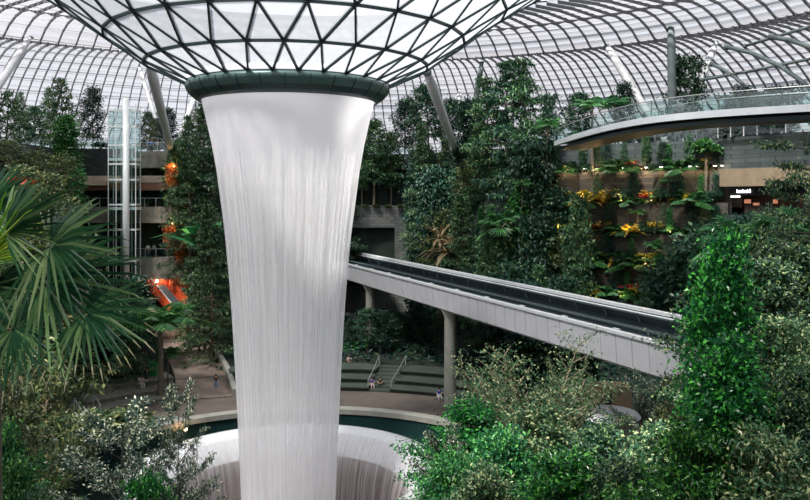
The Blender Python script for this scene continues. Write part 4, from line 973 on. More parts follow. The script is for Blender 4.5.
for k in range(2): MB().box(sp3(.3 + k * .6, .0, 20.35), (.5, .12, .12), ang).build('tube_light', M['white_lamp'], sh)
for u in (0.1, 4.6, 8.8, SL - .2): MB().bar(sp3(u, 0, 18.4), sp3(u, 0, 22), .18, .18).build('mullion', M['dark'], sh)
sg_ = thing('shop_sign', 'small lit white script sign on the dark shop fascia', 'sign', sp3(1.7, .0, 20.7))
x = .85
for k, (wd, ht) in enumerate([(.12, .42), (.16, .28), (.18, .28), (.18, .28), (0, 0), (.14, .42), (.18, .28), (.18, .28), (.16, .28), (.2, .4), (0, 0), (.1, .45)]):   # the lettering cannot be read in the photo: strokes of its height
    wd *= .5; ht *= .85
    if wd == 0: x += .1; continue
    q = MB(); q.box(sp3(x, .02, 20.75 + ht / 2), (.05, .06, ht), ang); q.box(sp3(x + wd * .5, .02, 20.75 + .23), (wd, .06, .05), ang); q.box(sp3(x + wd, .02, 20.75 + .12), (.045, .06, .26), ang)
    if k % 2: q.box(sp3(x + wd * .5, .02, 20.77), (wd, .06, .05), ang)
    q.build('letter', M['sign_white'], sg_); x += wd + .055
l = bpy.data.lights.new('light', 'POINT'); l.energy = 120; l.color = (1, .6, .35); l.shadow_soft_size = .3; lo = bpy.data.objects.new('light', l); COL.objects.link(lo); lo.parent = sh; lo.location = (0, 0, 3.0)

# ------------------------------------------------------------------ canopy bridge
cl = [(16.3, 87.5), (16.4, 80), (16.8, 73), (17.4, 67), (18.6, 62), (20.6, 58.6), (23.3, 56), (27.0, 53.4), (33, 50.5), (40, 48)]
def chaik(p):
    for _ in range(2):
        q = [p[0]]
        for a, b in zip(p[:-1], p[1:]): q += [(a[0] * .75 + b[0] * .25, a[1] * .75 + b[1] * .25), (a[0] * .25 + b[0] * .75, a[1] * .25 + b[1] * .75)]
        p = q + [p[-1]]
    return p
nl_ = chaik(cl)
def offs(p, d):
    q = []
    for i, a in enumerate(p):
        u = Vector((p[min(i + 1, len(p) - 1)][0] - p[max(i - 1, 0)][0], p[min(i + 1, len(p) - 1)][1] - p[max(i - 1, 0)][1], 0)).normalized(); q.append((a[0] - u.y * d, a[1] + u.x * d))
    return q
cb = thing('canopy_bridge', 'curved pale walkway bridge with glass sides under the roof', 'bridge', (16.3, 87.5, 25.4))
MB().strip(nl_, .35, 25.92, 26.42).build('near_fascia', M['rail_white'], cb)
MB().strip(offs(nl_, 3.6), .35, 25.75, 26.4).build('far_fascia', M['rail_white'], cb)
MB().strip(offs(nl_, .3), 3.4, 26.1, 26.3).build('deck', M['concrete'], cb)
MB().strip(offs(nl_, .5), 2.9, 25.45, 25.75).build('soffit', M['bar'], cb)
for o_, nm in ((.12, 'near'), (3.75, 'far')):
    pl = offs(nl_, o_)[::2]
    for a, b in zip(pl[:-1], pl[1:]):
        ln = math.hypot(b[0] - a[0], b[1] - a[1]); n = max(1, round(ln / 1.5))
        for k in range(n):
            q0 = Vector((a[0] + (b[0] - a[0]) * k / n, a[1] + (b[1] - a[1]) * k / n, 26.4)); q1 = Vector((a[0] + (b[0] - a[0]) * (k + 1) / n, a[1] + (b[1] - a[1]) * (k + 1) / n, 26.4))
            MB().bar(q0 + Vector((0, 0, .6)), q1 + Vector((0, 0, .6)), .03, 1.05).build('glass_pane', M['glass_rail'], cb)
            if k % 2 == 0: MB().bar(q0, q0 + Vector((0, 0, 1.2)), .06, .06).build('post', M['strut_dark'], cb)
    MB().tube([(p[0], p[1], 27.65) for p in pl], .04, 6).build('handrail', M['steel'], cb)

# small things on the ground
bx_ = (153.5 - CX) / F * 84; bz_ = plaza_z(bx_, 84)
bn_ = thing('litter_bin', 'green litter bin on the plaza beside the palms', 'bin', (bx_, 84, bz_))
MB().box((bx_, 84, bz_ + .66), (.8, .7, 1.3)).build('body', M['green_bin'], bn_); MB().box((bx_, 84, bz_ + 1.38), (.9, .8, .14)).build('lid', M['green_bin'], bn_)
pv_ = thing('pavilion', 'white sheet roofed pavilion with tan stone top among the trees under the bridge', 'pavilion', (W3(612, 420, 60).x, 60, terrain(15.5, 60)))
px_ = pv_.location.x; zt = W3(600, 412, 60).z
MB().lathe((px_ - .3, 60, zt), [(2.4, -.25), (2.2, 0), (1.2, .25), (.01, .35)], 24).build('roof', M['canopy_white'], pv_, True)
MB().box((px_ - .2, 62.5, zt + .65), (4.2, 2, 1.7)).build('stone_box', M['tan'], pv_); MB().box((px_ + .1, 61.45, zt + .65), (.45, .1, 1.0)).build('window', M['dark'], pv_)
for k in range(4):
    a = k * PI / 2 + .6; MB().tube([(px_ - .3 + 1.9 * math.cos(a), 60 + 1.9 * math.sin(a), pv_.location.z), (px_ - .3 + 1.9 * math.cos(a), 60 + 1.9 * math.sin(a), zt)], .08, 8).build('post', M['steel'], pv_)
MB().box((px_ - .2, 62.5, (zt + pv_.location.z) / 2 - .1), (4, 1.8, zt - pv_.location.z)).build('wall', M['tan'], pv_)
p = W3(536, 421, 56)
sd2 = thing('round_table', 'small round white table glimpsed between the branches under the bridge', 'table', (p.x, p.y, terrain(p.x, p.y)))
MB().lathe((p.x, p.y, p.z), [(.01, .05), (1.0, .05), (1.05, 0), (1.0, -.05), (.01, -.05)], 20).build('top', M['canopy_white'], sd2); MB().tube([(p.x, p.y, sd2.location.z), (p.x, p.y, p.z)], .1, 8).build('stem', M['steel'], sd2)
# timber bench walls behind the seats
# ------------------------------------------------------------------ foreground fan palm at the left edge
def big_palm():
    Y0 = 20.0; c = W3(-8, 286, Y0); zb = terrain(c.x, c.y)
    t = thing('fan_palm', 'large dark fan palm with split straw tipped leaves at the left edge', 'palm', (c.x, c.y, zb - .1))
    MB().tube([(c.x, c.y, zb - .1), (c.x + .08, c.y, zb + 4), (c.x, c.y, c.z - .3), (c.x, c.y, c.z + .3)], [.24, .19, .17, .2], 12).build('trunk', M['bark'], t, True)
    rng = np.random.default_rng(77)
    # hub pixel, distance, tip pixel of the mid rib, blade radius (m), spread, tilt of the blade towards the camera, young
    fans = [((6, 236), 19.2, (84, 172), 2.15, 2.7, .75, 0), ((50, 246), 18.6, (124, 236), 1.95, 4.3, .8, 0), ((45, 283), 19.0, (150, 268), 2.55, 3.6, .85, 0), ((85, 313), 18.4, (152, 322), 1.75, 4.0, .8, 0),
            ((13, 329), 18.2, (60, 352), 1.55, 4.6, .8, 0), ((-14, 262), 19.4, (-8, 180), 2.2, 2.6, .85, 1), ((-18, 300), 19.6, (10, 340), 1.9, 4.6, .7, 0), ((20, 262), 20.6, (8, 330), 1.9, 4.4, .6, 0), ((-10, 214), 20.5, (40, 160), 1.9, 2.8, .8, 0)]
    for i, (hp, Y, tp, rad, spr, face, new) in enumerate(fans):
        h = W3(hp[0], hp[1], Y); tip = W3(tp[0], tp[1], Y - .5 + rng.uniform(-.3, .3)); ax = np.array(tip - h); ax /= np.linalg.norm(ax)
        nrm = np.array([rng.uniform(-.15, .15), -face, .75])
        v, f, mi = fan_geo(h, ax, nrm, rad, 30 if not new else 24, spr, rng, .36, .22)
        v = v - np.array(org(t))
        o = bpy.data.objects.new('fan', np_mesh('fan', v, [f], [L['fan_new'] if new else L['fan'], L['fan_new'] if new else L['fan_tip'] if i in (3, 4) else L['fan']], mi)); COL.objects.link(o); o.parent = t
        if new: o['label'] = 'young yellow green blade'
        cc = Vector((c.x, c.y, c.z)); MB().tube([cc, cc.lerp(h, .5) + Vector((0, 0, .15)), h], [.045, .035, .028], 6).build('petiole', L['olive'], t, True)
big_palm()

# ------------------------------------------------------------------ named plants: kind, column, top row, distance, ...
# upper left terrace
plant('layered', 50, 88, 109, z=26.6, wide=.85, label='dark pointed tree with tiered branches on the upper left terrace, its top bare')
plant('layered', 20, 92, 106, z=26.6, wide=.8, label='dark tiered tree behind the left slanting strut')
plant('layered', 63, 79, 103, z=22.5, wide=1.0, var=1, label='tall pointed green tree in front of the upper left terrace wall')
plant('dark', 93, 86, 110.5, z=26.9, wide=.75, label='round dark tree alone on the upper left terrace beside the lift tower')
plant('column', 66, 115, 99, z=20.5, wide=1.3, label='bright green column tree in front of the dark upper left wall')
plant('column', 76, 168, 97, z=17, wide=1.4, label='bright green bushy column beside the bronze shop fascia')
plant('layered', 5, 92, 92, z=20, wide=1.2, label='big green tree at the left edge behind the palm')
plant('broad', 35, 106, 116, z=26.3, label='low round tree far back on the upper left terrace')
plant('shrub', 100, 142, 109.8, z=26.9, wide=1.6, label='dark shrub behind the terrace glass beside the lift tower')
for px, tp, Y, k in [(10, 140, 84, 'olive'), (34, 150, 86, 'olive'), (58, 152, 90, 'olive'), (20, 165, 78, 'olive'), (48, 172, 80, 'olive'), (50, 192, 84, 'olive'), (60, 205, 72, 'olive'), (30, 185, 70, 'olive_shrub')]:
    plant(k, px, tp, Y, zone='on the slope above the fan palm', wide=1.1)
plant('redflower', 17, 176, 70, zone='on the left slope', z=20, label='red flower among the olive shrubs above the fan palm')
# trees left of the waterfall
plant('dark', 150, 111, 117, z=26.3, wide=.9, label='dark tree behind the pair of struts by the lift')
plant('olive', 156, 118, 114.5, z=26.3, wide=.7, label='brownish small tree between the lift top and the struts')
plant('dark', 168, 108, 113.5, z=26.3, wide=.9, label='dark tree right behind the foot of the strut pair')
plant('olive', 199, 106, 114, z=26.3, wide=.6, label='brownish tree on the terrace under the roof ring')
plant('layered', 206, 104, 108, z=12, wide=.75, label='tall layered tree directly left of the waterfall lip')
plant('layered', 190, 116, 103, z=9, wide=.72, var=1, label='tall olive green layered tree hiding the balcony end')
plant('tall', 213, 120, 103, z=6, wide=.8, label='tall dark tree touching the waterfall edge')
plant('slender', 180, 140, 105, z=12.5, wide=1.0, label='slender tree growing at the end of the upper balcony')
plant('layered', 211, 205, 92, z=1.0, wide=.95, label='bright layered tree left of the waterfall at half height')
plant('layered', 199, 258, 96, z=1.2, wide=.9, var=1, label='layered tree beside the brown ramp')
plant('banana', 205, 222, 96, z=14, wide=1.4, label='broad leaved plant beside the balcony end near the waterfall', var=1)
plant('tall', 222, 150, 112, z=8, wide=.8, label='dark tree half behind the waterfall edge')
plant('dark', 228, 250, 100, z=1.5, wide=.9, label='dark tree behind the left waterfall edge near the ramp')
for px, tp, Y, zt in [(172, 163, 103.2, 0), (170, 224, 103.0, 0), (176, 277, 103.0, 0), (184, 280, 102.5, 0), (189, 318, 101.0, 0), (181, 240, 103.2, 0)]:
    zt = CZ - (tp - HY) / F * Y; plant('vine', px, tp, Y, z=zt - 3.0 + .3, zone='hanging at the balcony ends', wide=1.3)
# hillside left, around the ramp and seats
plant('feather_lit', 160, 304, 80, wide=1.2, label='bright feather palm in front of the brown ramp')
plant('feather', 128, 322, 84, wide=1.0, label='small feather palm left of the ramp with brown trunk')
plant('feather_lit', 168, 345, 82, wide=.7, label='short feather palm at the foot of the ramp')
for px, tp, Y, k in [(120, 282, 86, 'tall'), (135, 275, 90, 'dark'), (105, 290, 84, 'broad'), (128, 305, 82, 'layered'), (143, 300, 88, 'broad'), (85, 300, 82, 'dark'), (60, 310, 78, 'broad'), (40, 320, 76, 'dark')]:
    plant(k, px, tp, Y, zone='under the balconies behind the fan palm', wide=1.0)
for px, tp, Y in [(124, 352, 82), (64, 360, 76), (47, 356, 72)]:
    plant('slender', px, tp - 60, Y, zone='beside the seat steps', wide=.7)
for px, tp, Y, k in [(110, 376, 83, 'shrub'), (132, 374, 85, 'shrub'), (92, 378, 85, 'shrub'), (140, 366, 86, 'fern_bright'), (150, 370, 87, 'shrub'), (175, 362, 92, 'fern'), (75, 372, 84, 'shrub')]:
    plant(k, px, tp, Y, zone='bordering the seats left of the ramp', wide=1.3)
# lower left foreground
plant('olive', 20, 338, 44, wide=.8, label='sunlit yellow green tree below the fan palm', z=2)
plant('olive', 46, 360, 50, wide=.7, label='airy yellow green tree beside the seat steps', z=1.5, var=1)
plant('olive', 0, 370, 38, wide=.7, label='yellow green tree at the left photo edge under the palm', z=3)
plant('greenmass', 0, 425, 36, wide=.6, label='bright leafy tree in the lower left corner')
plant('greenmass', 14, 462, 33, wide=.5, label='bright low tree nearest the lower left corner')
for px, tp, Y in [(30, 432, 52), (50, 425, 55), (70, 418, 57), (86, 411, 60), (45, 452, 48), (98, 408, 63), (22, 470, 42)]:
    plant('olive_shrub', px, tp, Y, z=.0, zone='in the bed along the plaza', wide=1.5)
plant('tier', 122, 412, 36, wide=.95, label='cream leaved tiered tree in front of the plaza at lower left')
plant('tier', 178, 385, 38, wide=.36, label='slim cream leaved tree reaching up before the plaza', rz=.6)
plant('tier', 182, 455, 34, wide=.62, label='cream leaved tree overlapping the white bowl', rz=2.2)
plant('tier', 130, 462, 32, wide=.6, label='lower cream leaved tree nearest the camera at lower left', rz=4.0)
plant('thicket', 150, 478, 30, wide=.55, label='dark small leaved tree at the bottom photo edge left of the bowl', var=2)
plant('thicket', 35, 490, 30, wide=.4, label='small leaved tree at the bottom photo edge by the plaza', var=0)
# terrace and forest right of the waterfall
plant('broad', 428, 84, 116.5, z=25, wide=1.0, label='big round tree under the roof right of the waterfall')
plant('dark', 405, 98, 119, z=26.3, wide=.9, label='dark tree beside the waterfall lip on the middle terrace')
plant('dark', 452, 98, 120, z=26.3, wide=.9, label='dark tree behind the grey strut')
plant('slender', 374, 118, 116, z=19.2, wide=1.2, label='slender tree against the portal wall beside the waterfall')
plant('slender', 391, 132, 116.4, z=19.2, wide=.9, label='thin tree on the ledge above the portal')
plant('slender', 362, 140, 116.2, z=19.2, wide=.8, label='thin tree on the ledge half behind the waterfall')
plant('slender', 421, 145, 111, z=12, wide=.9, label='slender tree right of the portal wall')
plant('layered', 424, 124, 108, z=10, wide=.72, label='pointed conifer in front of the middle terrace')
plant('tall', 445, 138, 108, z=9, wide=.8, label='brownish green tree below the middle terrace')
plant('tall', 508, 62, 99, z=9, wide=.95, label='tallest forest tree, its top against the white roof', var=0)
plant('tall', 528, 60, 98, z=9, wide=.85, label='second tallest forest tree just right of the tallest', var=1)
plant('tall', 490, 78, 101, z=9, wide=.85, label='tall forest tree left of the tallest pair', var=1)
plant('tall', 545, 95, 97, z=7, wide=.8, label='tall tree beside the end of the canopy bridge', var=0)
plant('dark', 470, 100, 107, z=14, wide=.9, label='dark crown left of the tall forest trees')
plant('layered', 478, 118, 103, z=6, wide=.7, label='layered tree under the tall forest trees')
plant('layered', 463, 195, 96, z=3, wide=1.0, label='big layered tree in the middle of the forest wall', var=1)
plant('layered', 492, 205, 92, z=3, wide=.9, label='layered tree just above the rail bridge', var=0)
plant('ivy', 424, 150, 110, z=4, wide=.9, label='creeper draped trunk right of the portal')
plant('ivy', 436, 168, 106, z=4, wide=.9, label='second creeper draped trunk right of the portal')
plant('ivy', 535, 140, 94, z=3, wide=1.0, label='creeper draped trunk beside the stone tiers')
plant('tanleaf', 449, 234, 98, z=13.6, wide=1.0, label='palm with big dry tan fronds above the rail bridge')
plant('tanleaf', 440, 224, 100, z=15.2, wide=.8, label='second dry fronded palm left above the rail bridge')
plant('fanlow', 500, 210, 90, z=16.5, wide=1.0, label='fan palm low in the forest above the rail bridge')
plant('feather', 547, 118, 94, z=24, wide=.9, label='feather palm high at the right end of the forest')
plant('feather', 522, 178, 92, z=18.5, wide=.9, label='feather palm in the middle of the forest wall')
for px, tp, Y, k in [(427, 200, 112, 'layered'), (433, 190, 108, 'tall'), (445, 205, 104, 'olive'), (455, 170, 104, 'tall'), (470, 160, 103, 'olive'), (485, 165, 100, 'tall'), (500, 150, 99, 'layered'), (515, 130, 98, 'slender'), (530, 150, 96, 'tall'), (548, 145, 96, 'layered'),
                     (475, 238, 95, 'broad'), (510, 222, 92, 'olive'), (525, 228, 90, 'layered'), (540, 212, 92, 'broad'), (552, 235, 90, 'olive'), (556, 190, 93, 'dark'), (440, 235, 105, 'dark'), (452, 240, 101, 'broad'), (465, 245, 97, 'layered'), (490, 255, 92, 'tall'), (515, 262, 88, 'broad'), (538, 265, 86, 'layered'), (560, 276, 84, 'dark'),
                     (480, 208, 98, 'column'), (450, 150, 112, 'dark'), (436, 160, 112, 'broad'), (500, 110, 104, 'slender'), (483, 130, 103, 'slender'), (517, 190, 93, 'column'), (462, 140, 110, 'tall'), (540, 175, 94, 'slender'), (500, 232, 90, 'slender'), (470, 265, 93, 'dark'), (448, 262, 97, 'dark'), (497, 275, 86, 'dark'), (525, 280, 82, 'dark'), (550, 288, 80, 'broad')]:
    plant(k, px, tp, Y, zone='in the forest behind the rail bridge', wide=.95)
for px, Y in [(365, 116.0), (376, 115.8), (388, 115.9), (400, 115.6), (410, 115.0)]:
    plant('olive_shrub', px, 205, Y, z=18.9, zone='along the ledge above the portal', wide=1.6)
# behind the waterfall
for px, tp, Y in [(245, 150, 112), (265, 140, 114), (285, 155, 113), (305, 145, 115), (325, 150, 116), (345, 160, 116)]:
    plant('tall', px, tp, Y, zone='seen through the falling water', wide=.9)
for px, tp, Y in [(250, 330, 95), (270, 320, 97), (290, 325, 96), (315, 318, 98), (335, 322, 98), (260, 250, 108), (290, 255, 110), (320, 262, 108)]:
    plant('dark', px, tp, Y, zone='low behind the falling water', wide=1.2)
# beneath the rail bridge
for px, tp, Y, k in [(352, 318, 97, 'dark'), (368, 308, 94, 'broad'), (382, 310, 94, 'dark'), (395, 312, 95, 'broad'), (408, 318, 100, 'dark'), (422, 325, 98, 'broad'), (436, 330, 96, 'dark'), (372, 338, 97, 'fern_bright'), (352, 342, 96, 'fern_bright'), (398, 342, 95, 'shrub'), (415, 345, 94, 'shrub'), (430, 348, 93, 'shrub'), (385, 345, 98, 'shrub'), (362, 347, 95, 'shrub'), (460, 335, 94, 'dark'), (480, 340, 92, 'dark'), (505, 345, 90, 'dark'), (410, 352, 92.5, 'pale_shrub'), (375, 356, 92.5, 'pale_shrub')]:
    plant(k, px, tp, Y, zone='in the shade under the rail bridge', wide=1.1)
# top right terrace
plant('broad', 578, 92, 98, z=26.3, wide=1.1, label='round tree at the start of the canopy bridge')
plant('fern_bright', 592, 98, 92, z=26.3, wide=1.5, label='bright feathery palm behind the canopy bridge start', rz=.3)
plant('dark', 624, 82, 100, z=26.3, wide=.8, label='slim dark tree behind the left leaning strut')
plant('feather', 615, 96, 97, z=26.3, wide=.9, label='small palm left of the slim dark tree behind the canopy bridge')
plant('broad', 685, 55, 99, z=26.3, wide=.85, label='tall tree between the struts behind the canopy bridge')
plant('flat', 765, 84, 86, z=26.4, wide=1.0, label='flat dark tree behind the canopy bridge glass')
plant('flat', 742, 98, 85, z=26.4, wide=.8, label='dark spreading tree under the canopy bridge over the shop')
plant('flat', 775, 112, 80, z=26.4, wide=1.0, label='dark spreading tree at the corner over the shop')
for px, tp, Y in [(720, 114, 90), (735, 117, 88), (752, 119, 85), (700, 118, 91), (650, 122, 93), (630, 128, 95), (600, 126, 97)]:
    plant('shrub', px, tp, Y, z=26.3, zone='behind the balcony posts', wide=1.7)
plant('bright_shrub', 706, 138, 85.2, z=24.4, wide=.9, label='bright bush hanging over the balcony corner')
for px, tp, Y in [(703, 116, 90), (716, 110, 88.5), (731, 108, 87), (746, 106, 85.5), (761, 107, 83.5), (776, 108, 81.5), (790, 116, 79.5)]:
    plant('dark', px, tp, Y, z=26.3, zone='shading the balcony over the shop', wide=1.5)
# planted stone tiers
GR = random.Random(21)
def tier_plant(kind, u, tier, h, wide=1.0, label=None, dz=0.0):
    zt, off = TOPS[tier]; p = GA.lerp(GB, u) + gn * (off - .25 + GR.uniform(-.2, .2))
    return put(kind, p.x, p.y, zt - .05 + dz, h, wide, label, 'on the lit stone tiers', None)
KIT = {0: 'shrub gold fern croton column redflower dark fern croton gold shrub fern dark column redflower croton layered shrub fern gold croton dark fern column redflower shrub'.split(),
       1: 'fern gold shrub croton shrub layered fern croton banana dark gold shrub column fern croton feather column fern tanleaf dark shrub croton layered fern'.split(),
       2: 'shrub gold fern croton shrub redflower redflower croton dark fern gold feather shrub croton layered column fern dark shrub olive dark'.split(),
       3: 'fern gold shrub croton fern gold layered gold croton shrub fern dark redflower croton shrub feather dark gold fern column shrub dark'.split(),
       4: 'slender fern shrub slender shrub slender dark fern layered redflower slender shrub dark column fern slender shrub croton dark'.split()}
for tier, seq in KIT.items():
    n = len(seq)
    for i, k in enumerate(seq):
        h = dict(slender=4.0, dark=3.3, feather=2.8, banana=2.2, tanleaf=1.9, column=3.0, layered=3.4, olive=3.2).get(k, GR.uniform(.95, 1.7))
        tier_plant(k, (i + .5 + GR.uniform(-.3, .3)) / n, tier, h, .9 if k in ('slender', 'dark', 'column', 'layered', 'olive') else 1.15)
for u, h in ((.03, 13), (.93, 12), (.99, 14), (.0, 16)): 
    p = GA.lerp(GB, u) + gn * 7.2; put('dark', p.x, p.y, terrain(p.x, p.y) - .1, h, .75, None, 'standing before the lit stone tiers')
p = GA.lerp(GB, .28) + gn * 7.0
put('slender', p.x, p.y, 2.0, 18.5, .62, 'thin bare trunked palm like tree in front of the lit stone tiers')
for u in (.1, .2, .35, .5, .6, .7, .8, .9):
    p = GA.lerp(GB, u) + gn * (6.8 + GR.uniform(0, .8)); put(GR.choice(['broad', 'dark', 'layered']), p.x, p.y, terrain(p.x, p.y), GR.uniform(6, 8), .8, None, 'at the foot of the lit stone tiers')
# right side, from the shop down to the foreground
for px, tp, Y, k in [(735, 218, 72, 'broad'), (752, 214, 70, 'dark'), (772, 216, 66, 'broad'), (790, 212, 62, 'dark'), (722, 225, 76, 'dark'), (706, 232, 78, 'broad'), (688, 245, 80, 'dark'), (675, 262, 80, 'shrub'), (660, 270, 82, 'broad')]:
    plant(k, px, tp, Y, zone='between the shop and the fig', wide=1.1)
plant('fantall', 742, 216, 52, wide=1.0, label='fan palm with dark pleated leaves left below the shop')
plant('fantall', 785, 206, 50, wide=1.0, label='fan palm below the shop near the right edge')
plant('tanleaf', 792, 238, 46, z=14.6, wide=1.2, label='palm with dry tan fronds at the right edge')
plant('fantall', 765, 272, 46, wide=1.0, label='lower fan palm among the hedge trees right of the fig')
plant('fantall', 742, 262, 45, wide=.8, label='fan palm just right of the fig top')
plant('overhang', 812, 138, 42, wide=.62, label='pale sprayed tree reaching in from the right edge over the shop', rz=1.0)
plant('overhang', 832, 172, 38, wide=.6, label='second pale sprayed tree at the right edge, lower', rz=3.0)
plant('fig', 718, 238, 30, wide=.6, label='glossy bright fig tree column standing before the end of the rail bridge')
plant('fig', 722, 338, 28, wide=.8, label='lower glossy fig bulging left at the foot of the tall fig', rz=2)
plant('thicket', 758, 262, 36, wide=.85, label='speckled hedge tree right of the fig', var=0)
plant('thicket', 795, 250, 38, wide=.9, label='speckled hedge tree at the right photo edge', var=0, rz=2)
plant('thicket', 780, 320, 32, wide=.85, label='speckled hedge tree low at the right edge', var=1, rz=1)
plant('thicket', 812, 370, 29, wide=.8, label='speckled hedge tree in the lower right corner', var=0, rz=4)
plant('thicket', 745, 370, 30, wide=.75, label='dark small leaved tree right of the fig foot', var=2, rz=5)
plant('thicket', 770, 430, 26, wide=.8, label='speckled hedge tree at the bottom photo edge right', var=1, rz=3)
plant('thicket', 690, 425, 27, wide=.7, label='dark small leaved tree at the bottom photo edge under the fig', var=2, rz=2)
# lower middle
plant('vase', 515, 342, 48, wide=1.0, label='large pale vase shaped tree in front of the bridge pier', rz=.5)
plant('vase', 562, 366, 51, wide=.62, label='pale vase shaped tree below the silver bridge panels', rz=2.4)
plant('tier', 646, 374, 47, wide=.55, label='layered tree between the bridge end and the fig', rz=1.3)
plant('olive', 676, 372, 42, wide=.6, label='yellow sprayed tree just left of the fig')
plant('thicket', 540, 410, 40, wide=1.0, label='speckled green tree under the pale vase tree', var=1, rz=1)
plant('thicket', 470, 402, 42, wide=.95, label='dense green tree left under the pale vase tree', var=2, rz=2)
plant('greenmass', 500, 432, 37, wide=.9, label='bright leafy tree in front of the pale vase tree', rz=1)
plant('thicket', 600, 428, 38, wide=.95, label='speckled tree under the white pavilion', var=0, rz=3)
plant('thicket', 655, 424, 36, wide=.95, label='speckled tree left of the fig foot', var=1, rz=5)
plant('greenmass', 452, 455, 36, wide=.75, label='bright leafy tree beside the white bowl', rz=3)
plant('tier', 446, 428, 39, wide=.55, label='small pale tree whose twigs cross the white bowl rim', rz=3.3)
plant('bright_shrub', 448, 440, 41, wide=1.2, z=8.0 - 1.6, label='yellow green tuft beside the bowl rim')
plant('thicket', 560, 455, 33, wide=.9, label='dark tree at the bottom photo edge in the middle', var=2, rz=4)
plant('thicket', 620, 462, 32, wide=.9, label='speckled tree at the bottom photo edge, middle right', var=0, rz=1)
plant('thicket', 490, 470, 32, wide=.8, label='small leaved tree at the bottom photo edge beside the bowl', var=1, rz=2)
plant('ivy', 585, 350, 66, z=1, wide=1.1, label='dark creeper tree under the near end of the rail bridge')
plant('dark', 550, 375, 64, z=0, wide=1.2, label='dark tree in the shade under the bridge behind the pale vase tree')
plant('dark', 650, 385, 66, z=0, wide=1.0, label='dark tree in the shade under the near bridge end')
name_plants()

# ------------------------------------------------------------------ people
def skin_mesh(name, joints, edges, rad, lv=1):
    me = bpy.data.meshes.new(name + '_cage'); me.from_pydata(joints, edges, []); o = bpy.data.objects.new(name + '_cage', me); COL.objects.link(o)
    sk = o.modifiers.new('skin', 'SKIN'); ss = o.modifiers.new('sub', 'SUBSURF'); ss.levels = lv; ss.render_levels = lv
    for i, r in enumerate(rad): me.skin_vertices[0].data[i].radius = (r, r) if not hasattr(r, '__len__') else r
    me.skin_vertices[0].data[0].use_root = True
    dg = bpy.context.evaluated_depsgraph_get(); dg.update()
    r = bpy.data.meshes.new_from_object(o.evaluated_get(dg)); r.name = name
    bpy.data.objects.remove(o); bpy.data.meshes.remove(me); r.polygons.foreach_set('use_smooth', [True] * len(r.polygons)); return r
def pose(kind):
    if kind == 'stand': P = dict(pel=(0, 0, .95), wa=(0, 0, 1.1), ch=(0, .0, 1.32), nk=(0, .0, 1.47), hd=(0, -.02, 1.60), tp=(0, -.01, 1.70), sl=(-.19, 0, 1.40), el=(-.25, .03, 1.12), hl=(-.25, -.06, .88), sr=(.19, 0, 1.40), er=(.25, .03, 1.12), hr=(.25, -.06, .88), tl=(-.1, 0, .9), kl=(-.11, -.02, .50), al=(-.11, .02, .08), fl=(-.12, -.15, .03), tr=(.1, 0, .9), kr=(.11, -.02, .50), ar=(.11, .02, .08), fr=(.12, -.15, .03))
    elif kind == 'walk': P = dict(pel=(0, 0, .94), wa=(0, 0, 1.1), ch=(0, -.03, 1.32), nk=(0, -.04, 1.46), hd=(0, -.07, 1.59), tp=(0, -.06, 1.69), sl=(-.19, -.03, 1.39), el=(-.24, .12, 1.13), hl=(-.23, .08, .9), sr=(.19, -.03, 1.39), er=(.24, -.12, 1.13), hr=(.22, -.28, 1.0), tl=(-.1, 0, .9), kl=(-.1, -.16, .52), al=(-.1, -.28, .09), fl=(-.1, -.44, .04), tr=(.1, 0, .9), kr=(.1, .06, .5), ar=(.1, .3, .14), fr=(.1, .18, .03))
    elif kind == 'lean': P = dict(pel=(0, 0, .93), wa=(0, -.04, 1.08), ch=(0, -.14, 1.28), nk=(0, -.2, 1.42), hd=(0, -.26, 1.53), tp=(0, -.27, 1.63), sl=(-.19, -.16, 1.35), el=(-.26, -.3, 1.15), hl=(-.14, -.5, 1.15), sr=(.19, -.16, 1.35), er=(.26, -.3, 1.15), hr=(.14, -.5, 1.15), tl=(-.1, 0, .9), kl=(-.11, -.02, .5), al=(-.11, .04, .08), fl=(-.12, -.13, .03), tr=(.1, 0, .9), kr=(.11, -.02, .5), ar=(.11, .04, .08), fr=(.12, -.13, .03))
    else: P = dict(pel=(0, 0, .55), wa=(0, -.02, .72), ch=(0, -.08, .93), nk=(0, -.12, 1.07), hd=(0, -.17, 1.20), tp=(0, -.17, 1.30), sl=(-.19, -.08, 1.0), el=(-.27, -.22, .78), hl=(-.12, -.42, .68), sr=(.19, -.08, 1.0), er=(.27, -.22, .78), hr=(.12, -.42, .68), tl=(-.11, -.06, .53), kl=(-.14, -.48, .52), al=(-.14, -.46, .09), fl=(-.15, -.62, .04), tr=(.11, -.06, .53), kr=(.14, -.48, .52), ar=(.14, -.46, .09), fr=(.15, -.62, .04))
    # palm and five fingers close each arm
    for s, h, e in (('l', 'hl', 'el'), ('r', 'hr', 'er')):
        a = Vector(P[e]); b = Vector(P[h]); d = (b - a).normalized(); sx = d.cross(Vector((0, 1, 0.3))).normalized(); up = d.cross(sx)
        P['m' + s] = tuple(b + d * .08)
        for q, (o, ln) in enumerate(((-.033, .062), (-.011, .075), (.011, .070), (.033, .055))):
            P['f%d%s' % (q, s)] = tuple(b + d * (.09 + ln * .5) + sx * o); P['g%d%s' % (q, s)] = tuple(b + d * (.08 + ln) + sx * o - up * .025)
        P['t' + s + '1'] = tuple(b + d * .06 + sx * .05); P['t' + s + '2'] = tuple(b + d * .1 + sx * .062 - up * .02)
    return P
E_BODY = [('pel', 'wa'), ('wa', 'ch'), ('ch', 'nk'), ('nk', 'hd'), ('hd', 'tp'), ('ch', 'sl'), ('sl', 'el'), ('el', 'hl'), ('ch', 'sr'), ('sr', 'er'), ('er', 'hr'), ('pel', 'tl'), ('tl', 'kl'), ('kl', 'al'), ('al', 'fl'), ('pel', 'tr'), ('tr', 'kr'), ('kr', 'ar'), ('ar', 'fr')]
